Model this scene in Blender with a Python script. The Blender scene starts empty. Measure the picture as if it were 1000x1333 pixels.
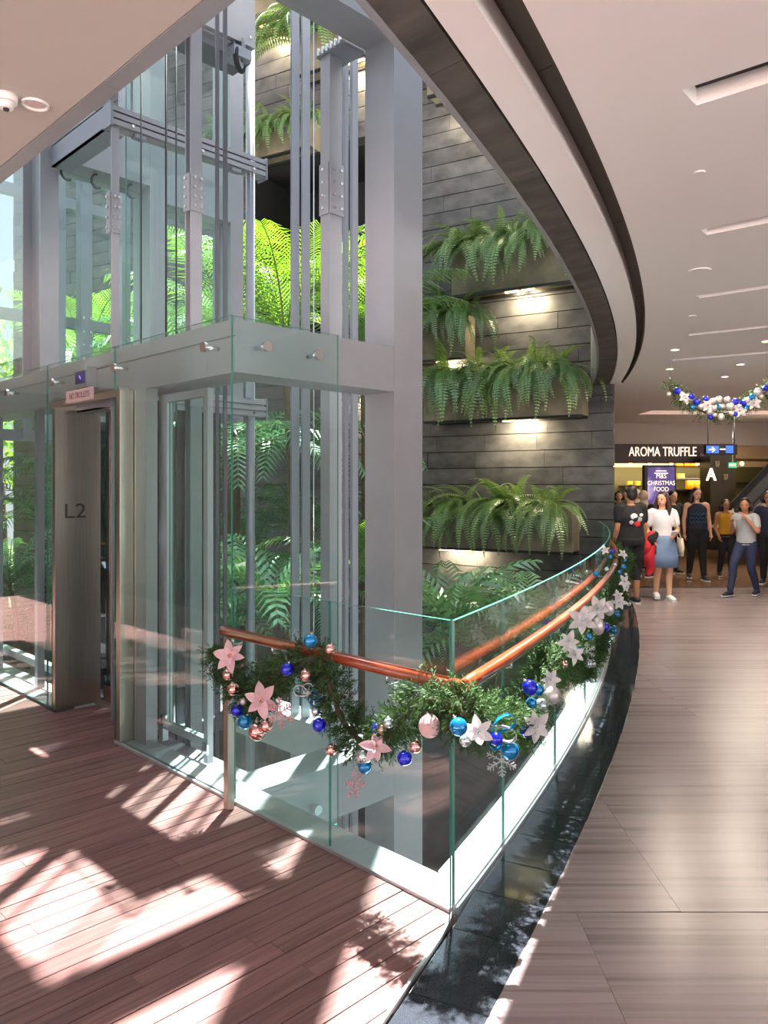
import bpy, bmesh, math, random
from math import sin, cos, pi, sqrt
from mathutils import Vector, Matrix
random.seed(7)
scene = bpy.context.scene
C = scene.collection

# ---------------------------------------------------------------- camera
# building axes: X runs away to the right, Y away to the left, the camera looks along the diagonal
F, HY, H, R2 = 1006.0, 634.0, 1.70, sqrt(2)
cam_data = bpy.data.cameras.new('camera')
cam = bpy.data.objects.new('camera', cam_data); C.objects.link(cam)
cam_data.sensor_fit = 'VERTICAL'; cam_data.sensor_height = 36
cam_data.lens = 36 * F / 1333.0
cam_data.shift_y = -(666.5 - HY) / 1333.0
cam_data.clip_start = 0.05; cam_data.clip_end = 400
cam.location = (0, 0, H)
cam.rotation_euler = (pi / 2, 0, -pi / 4)
scene.camera = cam

# ---------------------------------------------------------------- light
scene.view_settings.view_transform = 'Standard'
scene.view_settings.look = 'None'
scene.view_settings.gamma = 1
scene.view_settings.use_curve_mapping = False
scene.view_settings.exposure = 0.40
scene.cycles.use_denoising = True
scene.cycles.transparent_max_bounces = 40
scene.cycles.max_bounces = 10
scene.cycles.diffuse_bounces = 6
scene.cycles.sample_clamp_indirect = 6

world = bpy.data.worlds.new('sky'); scene.world = world
world.use_nodes = True
wn = world.node_tree.nodes; wl = world.node_tree.links
wbg = wn['Background']
tc = wn.new('ShaderNodeTexCoord'); sx = wn.new('ShaderNodeSeparateXYZ')
cr = wn.new('ShaderNodeValToRGB')
wl.new(tc.outputs['Generated'], sx.inputs[0]); wl.new(sx.outputs['Z'], cr.inputs[0])
cr.color_ramp.elements[0].position = 0.0; cr.color_ramp.elements[0].color = (0.88, 0.90, 0.92, 1)
cr.color_ramp.elements[1].position = 1.0; cr.color_ramp.elements[1].color = (0.58, 0.72, 0.95, 1)
wl.new(cr.outputs[0], wbg.inputs[0])
wbg.inputs['Strength'].default_value = .95

SUNV = Vector((0.355, 0.264, 1.0)).normalized()
sd = bpy.data.lights.new('sun', 'SUN'); sd.energy = 38.0; sd.angle = 0.016; sd.color = (1.0, 0.965, 0.92)
sun = bpy.data.objects.new('sun', sd); C.objects.link(sun)
sun.rotation_euler = SUNV.to_track_quat('Z', 'Y').to_euler()
sun.location = SUNV * 40

def area_light(name, loc, sx_, sy_, power, col=(1, .86, .7), direction=(0, 0, -1)):
    l = bpy.data.lights.new(name, 'AREA'); l.shape = 'RECTANGLE'; l.size = sx_; l.size_y = sy_
    l.energy = power; l.color = col
    o = bpy.data.objects.new(name, l); C.objects.link(o)
    o.location = loc
    o.rotation_euler = Vector(direction).to_track_quat('-Z', 'Y').to_euler()
    return o

# ---------------------------------------------------------------- pixel <-> world helpers (design measurements)
def ray(px, py):
    t = (px - 500) / F
    return Vector(((1 + t) / R2, (1 - t) / R2, (HY - py) / F))
def onZ(px, py, z=0.0):
    r = ray(px, py); return r * ((z - H) / r.z) + Vector((0, 0, H))
def onX(px, py, X):
    r = ray(px, py); return r * (X / r.x) + Vector((0, 0, H))
def onY(px, py, Y):
    r = ray(px, py); return r * (Y / r.y) + Vector((0, 0, H))
def onD(px, py, d):
    return ray(px, py) * d + Vector((0, 0, H))
def sdz(s, d, z):                       # lateral, depth, height
    return Vector(((d + s) / R2, (d - s) / R2, z))
RIGHT = Vector((1, -1, 0)) / R2; FWD = Vector((1, 1, 0)) / R2; UP = Vector((0, 0, 1))

# ---------------------------------------------------------------- materials
def new_mat(name):
    m = bpy.data.materials.new(name); m.use_nodes = True
    return m, m.node_tree.nodes, m.node_tree.links
def lin(c):
    f = lambda v: v / 12.92 if v <= .04045 else ((v + .055) / 1.055) ** 2.4
    return tuple(f(v / 255.0) for v in c) + (1,)
def pbr(name, rgb, rough=.5, metal=0.0, spec=.5, var=0.0, scale=8.0, bump=0.0, stretch=(1, 1, 1), objvar=0.0, coat=0.0, rgb2=None, detail=4, pos=False):
    """principled material; rgb is sRGB 0-255. var mixes toward rgb2 (or darker) by noise; objvar shifts value per object"""
    m, n, l = new_mat(name)
    b = n['Principled BSDF']
    b.inputs['Base Color'].default_value = lin(rgb)
    b.inputs['Roughness'].default_value = rough
    b.inputs['Metallic'].default_value = metal
    b.inputs['Specular IOR Level'].default_value = spec
    if coat: b.inputs['Coat Weight'].default_value = coat; b.inputs['Coat Roughness'].default_value = .08
    col = None
    if var or bump:
        t = n.new('ShaderNodeTexCoord'); mp = n.new('ShaderNodeMapping'); nz = n.new('ShaderNodeTexNoise')
        mp.inputs['Scale'].default_value = stretch
        nz.inputs['Scale'].default_value = scale; nz.inputs['Detail'].default_value = detail
        if pos: t = n.new('ShaderNodeNewGeometry')
        l.new(t.outputs['Position' if pos else 'Object'], mp.inputs[0]); l.new(mp.outputs[0], nz.inputs['Vector'])
        if var:
            rp = n.new('ShaderNodeValToRGB')
            rp.color_ramp.elements[0].position = .3; rp.color_ramp.elements[1].position = .7
            c2 = lin(rgb2) if rgb2 else tuple(v * (1 - var) for v in lin(rgb)[:3]) + (1,)
            rp.color_ramp.elements[0].color = c2; rp.color_ramp.elements[1].color = lin(rgb)
            l.new(nz.outputs['Fac'], rp.inputs[0]); col = rp.outputs[0]
        if bump:
            bp = n.new('ShaderNodeBump'); bp.inputs['Strength'].default_value = bump; bp.inputs['Distance'].default_value = .01
            l.new(nz.outputs['Fac'], bp.inputs['Height']); l.new(bp.outputs[0], b.inputs['Normal'])
    if objvar:
        oi = n.new('ShaderNodeObjectInfo'); mr = n.new('ShaderNodeMapRange'); hs = n.new('ShaderNodeHueSaturation')
        mr.inputs['To Min'].default_value = 1 - objvar; mr.inputs['To Max'].default_value = 1 + objvar
        l.new(oi.outputs['Random'], mr.inputs['Value']); l.new(mr.outputs[0], hs.inputs['Value'])
        if col: l.new(col, hs.inputs['Color'])
        else: hs.inputs['Color'].default_value = lin(rgb)
        col = hs.outputs[0]
    if col: l.new(col, b.inputs['Base Color'])
    return m
def emit(name, rgb, strength):
    m, n, l = new_mat(name)
    b = n['Principled BSDF']; b.inputs['Base Color'].default_value = lin(rgb)
    b.inputs['Emission Color'].default_value = lin(rgb); b.inputs['Emission Strength'].default_value = strength
    return m
def glass_mat(name, tint, ior=1.5, rough=0.0, dust=0.0):
    m, n, l = new_mat(name)
    n.remove(n['Principled BSDF'])
    out = n['Material Output']
    tr = n.new('ShaderNodeBsdfTransparent'); tr.inputs[0].default_value = tint
    gl = n.new('ShaderNodeBsdfGlossy'); gl.inputs['Roughness'].default_value = rough
    gl.inputs[0].default_value = (.95, 1, .98, 1)
    fr = n.new('ShaderNodeFresnel'); ge = n.new('ShaderNodeNewGeometry'); io = n.new('ShaderNodeMapRange')
    io.inputs['To Min'].default_value = ior; io.inputs['To Max'].default_value = 1 / ior      # panes reflect alike from both sides
    l.new(ge.outputs['Backfacing'], io.inputs[0]); l.new(io.outputs[0], fr.inputs[0])
    mx = n.new('ShaderNodeMixShader')
    l.new(fr.outputs[0], mx.inputs[0]); l.new(tr.outputs[0], mx.inputs[1]); l.new(gl.outputs[0], mx.inputs[2])
    last = mx.outputs[0]
    if dust:
        df = n.new('ShaderNodeBsdfDiffuse'); df.inputs[0].default_value = (.8, .84, .84, 1)
        t = n.new('ShaderNodeTexCoord'); nz = n.new('ShaderNodeTexNoise'); nz.inputs['Scale'].default_value = 3.0; nz.inputs['Detail'].default_value = 6
        l.new(t.outputs['Object'], nz.inputs['Vector'])
        mr = n.new('ShaderNodeMapRange'); mr.inputs['From Min'].default_value = .4; mr.inputs['From Max'].default_value = .75
        mr.inputs['To Min'].default_value = dust * .35; mr.inputs['To Max'].default_value = dust
        l.new(nz.outputs['Fac'], mr.inputs[0])
        m2 = n.new('ShaderNodeMixShader'); l.new(mr.outputs[0], m2.inputs[0]); l.new(last, m2.inputs[1]); l.new(df.outputs[0], m2.inputs[2]); last = m2.outputs[0]
    l.new(last, out.inputs[0])
    return m
def leaf_mat(name, rgb, rgb_tr, objvar=.25, gloss=.35, trw=.4, gw=.05):
    m, n, l = new_mat(name)
    n.remove(n['Principled BSDF']); out = n['Material Output']
    oi = n.new('ShaderNodeObjectInfo'); mr = n.new('ShaderNodeMapRange')
    mr.inputs['To Min'].default_value = 1 - objvar; mr.inputs['To Max'].default_value = 1 + objvar
    l.new(oi.outputs['Random'], mr.inputs[0])
    df = n.new('ShaderNodeBsdfDiffuse'); tl = n.new('ShaderNodeBsdfTranslucent'); gl = n.new('ShaderNodeBsdfGlossy')
    gl.inputs['Roughness'].default_value = gloss; gl.inputs[0].default_value = (.9, 1, .95, 1)
    for sh, c in ((df, rgb), (tl, rgb_tr)):
        hs = n.new('ShaderNodeHueSaturation'); hs.inputs['Color'].default_value = lin(c)
        l.new(mr.outputs[0], hs.inputs['Value']); l.new(hs.outputs[0], sh.inputs[0])
    m1 = n.new('ShaderNodeMixShader'); m1.inputs[0].default_value = trw
    l.new(df.outputs[0], m1.inputs[1]); l.new(tl.outputs[0], m1.inputs[2])
    m2 = n.new('ShaderNodeMixShader'); m2.inputs[0].default_value = gw
    l.new(m1.outputs[0], m2.inputs[1]); l.new(gl.outputs[0], m2.inputs[2])
    l.new(m2.outputs[0], out.inputs[0])
    return m
def banded(name, stops, rough, scale, axis_rot, objvar=.08, coat=0.0, spec=.5, stretch=(1, 18, 1)):
    """stone or wood grain: noise stretched along one direction"""
    m, n, l = new_mat(name); b = n['Principled BSDF']
    t = n.new('ShaderNodeTexCoord'); mp = n.new('ShaderNodeMapping'); mp.inputs['Rotation'].default_value = (0, 0, axis_rot)
    mp2 = n.new('ShaderNodeMapping'); mp2.inputs['Scale'].default_value = stretch
    oi = n.new('ShaderNodeObjectInfo'); ad = n.new('ShaderNodeVectorMath'); ad.operation = 'ADD'
    sc = n.new('ShaderNodeVectorMath'); sc.operation = 'SCALE'; sc.inputs['Scale'].default_value = 37.0
    l.new(oi.outputs['Random'], sc.inputs[0])
    nz = n.new('ShaderNodeTexNoise'); nz.inputs['Scale'].default_value = scale; nz.inputs['Detail'].default_value = 6; nz.inputs['Roughness'].default_value = .62
    l.new(t.outputs['Object'], mp.inputs[0]); l.new(mp.outputs[0], mp2.inputs[0]); l.new(mp2.outputs[0], ad.inputs[0]); l.new(sc.outputs[0], ad.inputs[1])
    l.new(ad.outputs[0], nz.inputs['Vector'])
    rp = n.new('ShaderNodeValToRGB'); l.new(nz.outputs['Fac'], rp.inputs[0])
    e = rp.color_ramp.elements
    e[0].position = stops[0][0]; e[0].color = lin(stops[0][1]); e[1].position = stops[-1][0]; e[1].color = lin(stops[-1][1])
    for p, c in stops[1:-1]:
        q = e.new(p); q.color = lin(c)
    mr = n.new('ShaderNodeMapRange'); mr.inputs['To Min'].default_value = 1 - objvar; mr.inputs['To Max'].default_value = 1 + objvar
    hs = n.new('ShaderNodeHueSaturation'); l.new(oi.outputs['Random'], mr.inputs[0]); l.new(mr.outputs[0], hs.inputs['Value']); l.new(rp.outputs[0], hs.inputs['Color'])
    l.new(hs.outputs[0], b.inputs['Base Color'])
    b.inputs['Roughness'].default_value = rough; b.inputs['Specular IOR Level'].default_value = spec
    if coat: b.inputs['Coat Weight'].default_value = coat; b.inputs['Coat Roughness'].default_value = .15
    return m

M = {}
M['deck'] = banded('deck_timber', [(.25, (94, 64, 61)), (.5, (122, 87, 84)), (.75, (148, 110, 105))], .42, 2.2, 0, .13, stretch=(1, 22, 1))
M['deck_base'] = pbr('deck_gap', (24, 15, 14), .9)
M['travertine'] = banded('vein_cut_travertine', [(.22, (100, 86, 86)), (.40, (138, 123, 123)), (.52, (156, 142, 142)), (.64, (120, 105, 106)), (.80, (170, 156, 157))], .27, 1.0, pi / 4, .05, stretch=(.22, 11, 1), spec=.5)
M['grout'] = pbr('grout', (98, 86, 80), .8)
M['granite'] = pbr('black_granite', (38, 42, 48), .06, 0, .6, var=.5, scale=220, rgb2=(54, 58, 66), objvar=.1)
M['granite_joint'] = pbr('pale_joint', (176, 180, 180), .5)
M['far_floor'] = banded('polished_floor', [(.25, (104, 78, 60)), (.5, (140, 108, 86)), (.75, (164, 134, 110))], .12, 1.2, pi / 4, .05, stretch=(1, 14, 1))
M['white'] = pbr('ceiling_paint', (236, 234, 232), .75)
M['beige'] = pbr('soffit_paint', (180, 172, 164), .75)
M['soffit_stone'] = pbr('soffit_slate', (92, 84, 78), .5, 0, .5, var=.6, scale=3.0, rgb2=(48, 43, 40), bump=.25, stretch=(3, 1, 1), objvar=.12, detail=8)
M['groove_shade'] = pbr('groove_shade_brown', (78, 70, 64), .45, .2, objvar=.1)  # dark brown carries the shade inside the ceiling groove
M['slate'] = pbr('wall_slate', (82, 82, 84), .5, 0, .45, var=.5, scale=3.2, rgb2=(46, 47, 50), bump=.4, objvar=.18, detail=9, pos=True, stretch=(1, 1, 1.6))
M['slate_joint'] = pbr('slate_joint', (22, 22, 22), .9)
M['planter'] = pbr('planter_concrete', (128, 120, 102), .6, var=.35, scale=2.5, rgb2=(88, 84, 70))
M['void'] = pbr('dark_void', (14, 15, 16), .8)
M['steel_paint'] = pbr('silver_grey_paint', (152, 153, 157), .38, .35, .5, var=.06, scale=6)
M['steel_dark'] = pbr('dark_grey_steel', (98, 98, 104), .45, .5)
M['steel_mid'] = pbr('mid_grey_steel', (138, 142, 150), .4, .4)
M['brushed'] = pbr('brushed_stainless', (206, 200, 188), .34, 1.0, .5, var=.18, scale=4, stretch=(40, 40, .6))
M['chrome'] = pbr('polished_steel', (215, 215, 215), .12, 1.0)
M['alu'] = pbr('anodised_aluminium', (186, 192, 196), .35, .6)
M['glass'] = glass_mat('clear_glass', (.90, .965, .955, 1), 1.45, 0, .012)
M['glass_dusty'] = glass_mat('dusty_glass', (.88, .955, .945, 1), 1.45, 0, .035)
M['glass_edge'] = pbr('green_glass_edge', (52, 122, 110), .3, 0, .5)
M['glass_dark'] = glass_mat('smoked_glass', (.30, .33, .36, 1), 1.6, 0, .02)
M['handrail'] = pbr('varnished_timber', (156, 68, 32), .28, 0, .5, var=.3, scale=5, rgb2=(112, 42, 18), stretch=(1, 1, 1), coat=.5)
M['black'] = pbr('black_paint', (20, 20, 22), .4)
M['rubber'] = pbr('black_rubber', (26, 26, 28), .7)
M['led'] = emit('warm_led', (255, 214, 150), 9)
M['soil'] = pbr('soil', (48, 40, 32), .95)
M['broad'] = leaf_mat('broad_palm_leaf', (104, 152, 112), (120, 170, 70), .3, .25, .35, .12)
M['fern'] = leaf_mat('fern_leaf', (102, 138, 78), (132, 170, 66), .4, .35, .35, .09)
M['palm'] = leaf_mat('palm_leaf_sun', (70, 106, 54), (112, 154, 34), .25, .3, .45, .08)  # leaf colour for the sunlit palms
M['palm_shade'] = leaf_mat('palm_leaf_shade', (92, 138, 108), (112, 158, 84), .3, .28, .3, .11)  # copy for palms out of direct sun, light difference put into the colour
M['stem'] = pbr('palm_stem', (104, 112, 70), .6)
M['trunk'] = pbr('palm_trunk', (96, 84, 68), .85, var=.4, scale=12, bump=.4)
M['tree'] = leaf_mat('tree_leaf', (98, 140, 70), (160, 200, 80), .2, .4, .45)
M['needle'] = leaf_mat('fir_needle', (58, 82, 46), (72, 104, 50), .15, .6, .2, .015)

# ---------------------------------------------------------------- mesh builder
class MB:
    def __init__(s): s.v = []; s.f = []; s.m = []; s.s = []
    def add(s, vs, fs, mat=0, smooth=False):
        o = len(s.v); s.v += [tuple(v) for v in vs]
        for f in fs: s.f.append(tuple(i + o for i in f)); s.m.append(mat); s.s.append(smooth)
        return s
    def box(s, x0, x1, y0, y1, z0, z1, mat=0):
        vs = [(x, y, z) for z in (z0, z1) for y in (y0, y1) for x in (x0, x1)]
        return s.add(vs, [(0, 2, 3, 1), (4, 5, 7, 6), (0, 1, 5, 4), (2, 6, 7, 3), (0, 4, 6, 2), (1, 3, 7, 5)], mat)
    def obox(s, c, ax, ay, az, hx, hy, hz, mat=0):
        c = Vector(c); ax, ay, az = Vector(ax) * hx, Vector(ay) * hy, Vector(az) * hz
        vs = [c + ax * i + ay * j + az * k for k in (-1, 1) for j in (-1, 1) for i in (-1, 1)]
        return s.add(vs, [(0, 2, 3, 1), (4, 5, 7, 6), (0, 1, 5, 4), (2, 6, 7, 3), (0, 4, 6, 2), (1, 3, 7, 5)], mat)
    def prism(s, poly, z0, z1, mat=0, top_mat=None):
        n = len(poly)
        a = sum(poly[i][0] * poly[(i + 1) % n][1] - poly[(i + 1) % n][0] * poly[i][1] for i in range(n))
        if a < 0: poly = list(reversed(poly))
        vs = [(p[0], p[1], z0) for p in poly] + [(p[0], p[1], z1) for p in poly]
        s.add(vs, [tuple(reversed(range(n)))], mat)
        o = len(s.v) - 2 * n
        s.f.append(tuple(o + n + i for i in range(n))); s.m.append(mat if top_mat is None else top_mat); s.s.append(False)
        for i in range(n):
            j = (i + 1) % n
            s.f.append((o + i, o + j, o + n + j, o + n + i)); s.m.append(mat); s.s.append(False)
        return s
    def tube(s, pts, r, n=10, mat=0, caps=True, ell=None, smooth=True):
        pts = [Vector(p) for p in pts]; k = len(pts)
        rs = r if isinstance(r, (list, tuple)) else [r] * k
        vs = []; up = None
        for i, p in enumerate(pts):
            t = (pts[min(i + 1, k - 1)] - pts[max(i - 1, 0)]).normalized()
            if up is None:
                up = Vector((0, 0, 1)) if abs(t.z) < .9 else Vector((0, 1, 0))
            a = t.cross(up)
            if a.length < 1e-5: a = t.cross(Vector((1, 0, 0)))
            a.normalize(); b = a.cross(t).normalized(); up = b
            for q in range(n):
                th = 2 * pi * q / n
                rr = rs[i]
                if isinstance(rr, (list, tuple)): vs.append(p + a * cos(th) * rr[0] + b * sin(th) * rr[1])
                else: vs.append(p + a * cos(th) * rr + b * sin(th) * rr)
        fs = []
        for i in range(k - 1):
            for q in range(n):
                w = (q + 1) % n
                fs.append((i * n + q, i * n + w, (i + 1) * n + w, (i + 1) * n + q))
        s.add(vs, fs, mat, smooth)
        if caps:
            o = len(s.v) - k * n
            s.f.append(tuple(o + q for q in reversed(range(n)))); s.m.append(mat); s.s.append(False)
            s.f.append(tuple(o + (k - 1) * n + q for q in range(n))); s.m.append(mat); s.s.append(False)
        return s
    def ell(s, c, rx, ry, rz, nu=16, nv=10, mat=0, basis=None):
        c = Vector(c); vs = []; B = basis or (Vector((1, 0, 0)), Vector((0, 1, 0)), Vector((0, 0, 1)))
        for j in range(nv + 1):
            ph = pi * j / nv - pi / 2
            for i in range(nu):
                th = 2 * pi * i / nu
                vs.append(c + B[0] * rx * cos(ph) * cos(th) + B[1] * ry * cos(ph) * sin(th) + B[2] * rz * sin(ph))
        fs = []
        for j in range(nv):
            for i in range(nu):
                w = (i + 1) % nu
                if j == 0: fs.append((i, nu + w, nu + i)) if False else fs.append((j * nu + i, (j + 1) * nu + w, (j + 1) * nu + i))
                elif j == nv - 1: fs.append((j * nu + i, j * nu + w, (j + 1) * nu + i))
                else: fs.append((j * nu + i, j * nu + w, (j + 1) * nu + w, (j + 1) * nu + i))
        return s.add(vs, fs, mat, True)
    def disc(s, c, nrm, r, h, n=20, mat=0):
        c = Vector(c); nrm = Vector(nrm).normalized()
        return s.tube([c, c + nrm * h], r, n, mat, True, smooth=False)
    def mesh(s, name, mats):
        me = bpy.data.meshes.new(name)
        me.from_pydata(s.v, [], s.f)
        for m_ in (mats if isinstance(mats, (list, tuple)) else [mats]): me.materials.append(M[m_] if isinstance(m_, str) else m_)
        me.polygons.foreach_set('material_index', s.m); me.polygons.foreach_set('use_smooth', s.s)
        me.update(); return me
    def build(s, name, mats, parent=None, **props):
        """link as ONE mesh object; a top-level object gets its origin at the middle of its foot"""
        if parent is None and s.v:
            xs = [v[0] for v in s.v]; ys = [v[1] for v in s.v]; z0 = min(v[2] for v in s.v)
            org = Vector(((min(xs) + max(xs)) / 2, (min(ys) + max(ys)) / 2, z0))
            s.v = [(v[0] - org.x, v[1] - org.y, v[2] - org.z) for v in s.v]
        else: org = Vector((0, 0, 0))
        o = bpy.data.objects.new(name, s.mesh(name, mats)); C.objects.link(o)
        o.location = org
        if parent is not None: attach(o, parent)
        for k, v in props.items(): o[k] = v
        return o
def world_of(o):
    m = Matrix.Identity(4)
    while o is not None:
        m = o.matrix_parent_inverse @ o.matrix_basis @ m if o.parent else o.matrix_basis @ m
        o = o.parent
    return m
def attach(o, parent):
    o.parent = parent
    o.matrix_parent_inverse = world_of(parent).inverted()
def empty(name, loc, **props):
    o = bpy.data.objects.new(name, None); C.objects.link(o)
    o.location = loc; o.empty_display_size = .1
    for k, v in props.items(): o[k] = v
    return o
def thing(name, loc, label, cat, group=None):
    o = empty(name, loc, label=label, category=cat)
    if group: o['group'] = group
    return o
def tag(o, label, cat, group=None):
    o['label'] = label; o['category'] = cat
    if group: o['group'] = group
    return o
def inst(name, me, mtx, parent=None):
    o = bpy.data.objects.new(name, me); C.objects.link(o); o.matrix_basis = mtx
    if parent is not None: attach(o, parent)
    return o
def frame(o, ax, ay, az):
    m = Matrix((ax, ay, az)).transposed().to_4x4(); m.translation = Vector(o); return m
def text_mesh(name, body, size, depth, mat, mtx, parent, align='CENTER', xs=1.0):
    cu = bpy.data.curves.new(name, 'FONT'); cu.body = body; cu.size = size; cu.extrude = depth; cu.align_x = align; cu.align_y = 'CENTER'
    o = bpy.data.objects.new(name, cu); C.objects.link(o)
    dg = bpy.context.evaluated_depsgraph_get()
    me = bpy.data.meshes.new_from_object(o.evaluated_get(dg)); me.name = name
    bpy.data.objects.remove(o); bpy.data.curves.remove(cu)
    me.materials.clear(); me.materials.append(M[mat] if isinstance(mat, str) else mat)
    if xs != 1.0:
        for v in me.vertices: v.co.x *= xs
    return inst(name, me, mtx, parent)
def face_cam(p): return frame(p, RIGHT, UP, -FWD)
def face_facade(p): return frame(p, Vector((0, -1, 0)), UP, Vector((-1, 0, 0)))

# curves of the plan: circles fitted to the rail, the border and the ceiling bands
def circ(cx, cy, R): return lambda x: cy - sqrt(max(R * R - (x - cx) ** 2, 0.01))
c_glass = circ(-7.382, 32.769, 32.2865)
c_strip = circ(-12.054, 43.648, 44.414)
c_soffL = circ(-10.029, 37.798, 37.845)
c_soffR = circ(-10.499, 39.545, 39.807)
c_groL = circ(-7.976, 34.219, 34.123)
c_groR = circ(-8.52, 34.584, 34.777)
def curve_pts(f, x0, x1, n, off=0.0):
    out = []
    for i in range(n + 1):
        x = x0 + (x1 - x0) * i / n; d = (f(x + .01) - f(x - .01)) / .02
        nx, ny = d / sqrt(1 + d * d), -1 / sqrt(1 + d * d)      # towards the walkway
        out.append((x + nx * off, f(x) + ny * off))
    return out
def on_curve(px, py, f, off=0.0):
    """the point of the upright curved surface y=f(x)-off that the pixel (px, py) falls on"""
    r = ray(px, py); lo, hi = .5, 14.0
    g = lambda d: r.y * d - (f(r.x * d) - off)
    d = lo; step = .02; prev = g(d)
    while d < hi:
        d += step; cur = g(d)
        if prev < 0 <= cur or prev > 0 >= cur:
            a, b = d - step, d
            for _ in range(20):
                mid = (a + b) / 2
                if (g(mid) > 0) == (g(a) > 0): a = mid
                else: b = mid
            return r * a + Vector((0, 0, H))
        prev = cur
    return r * 8 + Vector((0, 0, H))
def clip(poly, f):
    """part of a polygon where f(x,y) > 0"""
    den = []
    for i in range(len(poly)):
        a, b = poly[i], poly[(i + 1) % len(poly)]
        for k in range(6): den.append((a[0] + (b[0] - a[0]) * k / 6, a[1] + (b[1] - a[1]) * k / 6))
    out = []
    for i in range(len(den)):
        a, b = den[i], den[(i + 1) % len(den)]
        fa, fb = f(*a), f(*b)
        if fa > 0: out.append(a)
        if (fa > 0) != (fb > 0):
            t = fa / (fa - fb); out.append((a[0] + (b[0] - a[0]) * t, a[1] + (b[1] - a[1]) * t))
    # drop collinear points
    res = []
    for i, p in enumerate(out):
        a, b = out[i - 1], out[(i + 1) % len(out)]
        if abs((p[0] - a[0]) * (b[1] - a[1]) - (p[1] - a[1]) * (b[0] - a[0])) > 1e-6: res.append(p)
    return res if len(res) > 2 else []
# ================================================================ the setting
FX = 2.385                    # plane of the lift-front glass
CY = 1.995                    # where that glass meets the curved rail
c_inner_a = circ(-15.716, 51.275, 52.516)
def c_inner(x): return c_inner_a(x) if x < 2.387 else c_glass(x)

# ---- walkway floor: vein-cut travertine slabs, darker polished floor beyond a threshold strip
fl_poly = [(x, c_strip(x)) for x in [-5 + .6 * i for i in range(28)]]
xe = fl_poly[-1][0]
fl_poly = [p for p in fl_poly] + [(xe, 15), (30, 15), (30, -9), (-5, -9)]
floor = MB().prism(fl_poly, -.40, -.012).build('floor', 'grout', kind='structure')
row = 1.304; d0 = 3.092 - 2 * row
fs = lambda x, y: c_strip(x) - .003 - y
k = 0
for i in range(10):
    da, db = d0 + i * row, d0 + (i + 1) * row
    if da < 0: da = .1
    db = min(db, 13.05)
    if db - da < .1: continue
    offs = {1: .768, 2: 1.19}.get(i, random.uniform(0, 1.9))
    L = 1.9
    smax = db * .52 + 1.6; s = offs - 8 * L
    while s < smax:
        g = .0008; ga = .004 if i == 2 else .001; gb = .004 if i == 1 else .001     # one wide movement joint
        rect = [tuple(sdz(a, b, 0)[:2]) for a, b in ((s + g, da + ga), (s + L - g, da + ga), (s + L - g, db - gb), (s + g, db - gb))]
        s += L
        if all(FWD.x * p[0] + FWD.y * p[1] < .3 for p in rect): continue
        if rect[0][0] * RIGHT.x + rect[0][1] * RIGHT.y > smax: continue
        pl = clip(rect, fs)
        if pl and max(p[0] * RIGHT.x + p[1] * RIGHT.y for p in pl) > -2.5:
            MB().prism(pl, -.012, random.uniform(-.0004, .0004)).build('tile', 'travertine', floor)
a0, a1 = 13.07, 13.17
thr = [tuple(sdz(a, b, 0)[:2]) for a, b in ((-.5, a0), (14, a0), (14, a1), (-.5, a1))]
MB().prism(clip(thr, fs), -.012, .001).build('threshold_strip', 'black', floor)
far = [(x, y) for x, y in (tuple(sdz(a, b, 0)[:2]) for a, b in ((-1.0, a1 + .004), (15, a1 + .004), (15, 27), (-1.0, 27)))]
far = clip(far, lambda x, y: min(11.7 - x, 1) * -1 if y > c_strip(min(x, 11.7)) and x < 11.7 else 1.0)
for i in range(8):                       # polished slabs of the far hall
    b0, b1 = a1 + .004 + i * 1.5, a1 + i * 1.5 + 1.5
    pl = clip([tuple(sdz(a, b, 0)[:2]) for a, b in ((b0 * .2, b0), (15, b0), (15, b1), (b1 * .2, b1))], lambda x, y: x - 11.2)
    if pl: MB().prism(pl, -.012, 0).build('tile', 'far_floor', floor)

# ---- black granite border that follows the balustrade
border = MB()
gx = [-1.2 + .5 * i for i in range(26)]
border.prism([(x, c_inner(x) - .02) for x in gx] + [(x, c_strip(x)) for x in reversed(gx)], -.3, -.006)
border = border.build('floor', 'granite_joint', kind='structure')
def arc_x(f, x, ds):
    d = (f(x + .01) - f(x - .01)) / .02
    return x + ds / sqrt(1 + d * d)
x = -.9; ds = .30
while x < 11.0:
    step = .42 if x < 2.2 else .30
    x2 = arc_x(c_inner, x, step)
    def radial(xx, g):
        d = (c_inner(xx + .01) - c_inner(xx - .01)) / .02; q = sqrt(1 + d * d); nx, ny = d / q, -1 / q
        a = (xx + g / q, c_inner(xx) - .024)
        t = 0
        while a[1] + ny * t > c_strip(a[0] + nx * t) + .006 and t < 1.5: t += .004
        return a, (a[0] + nx * t, a[1] + ny * t)
    a, b = radial(x, .003); c, d = radial(x2, -.003)
    MB().prism([a, c, d, b], -.006, 0).build('tile', 'granite', border)
    x = x2
# bright metal edging between deck and granite, and along the travertine
MB().prism(curve_pts(c_inner, -1.2, 2.40, 20, -.006) + list(reversed(curve_pts(c_inner, -1.2, 2.40, 20, .006))), -.01, .003).build('edge_trim', 'alu', border)

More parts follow.
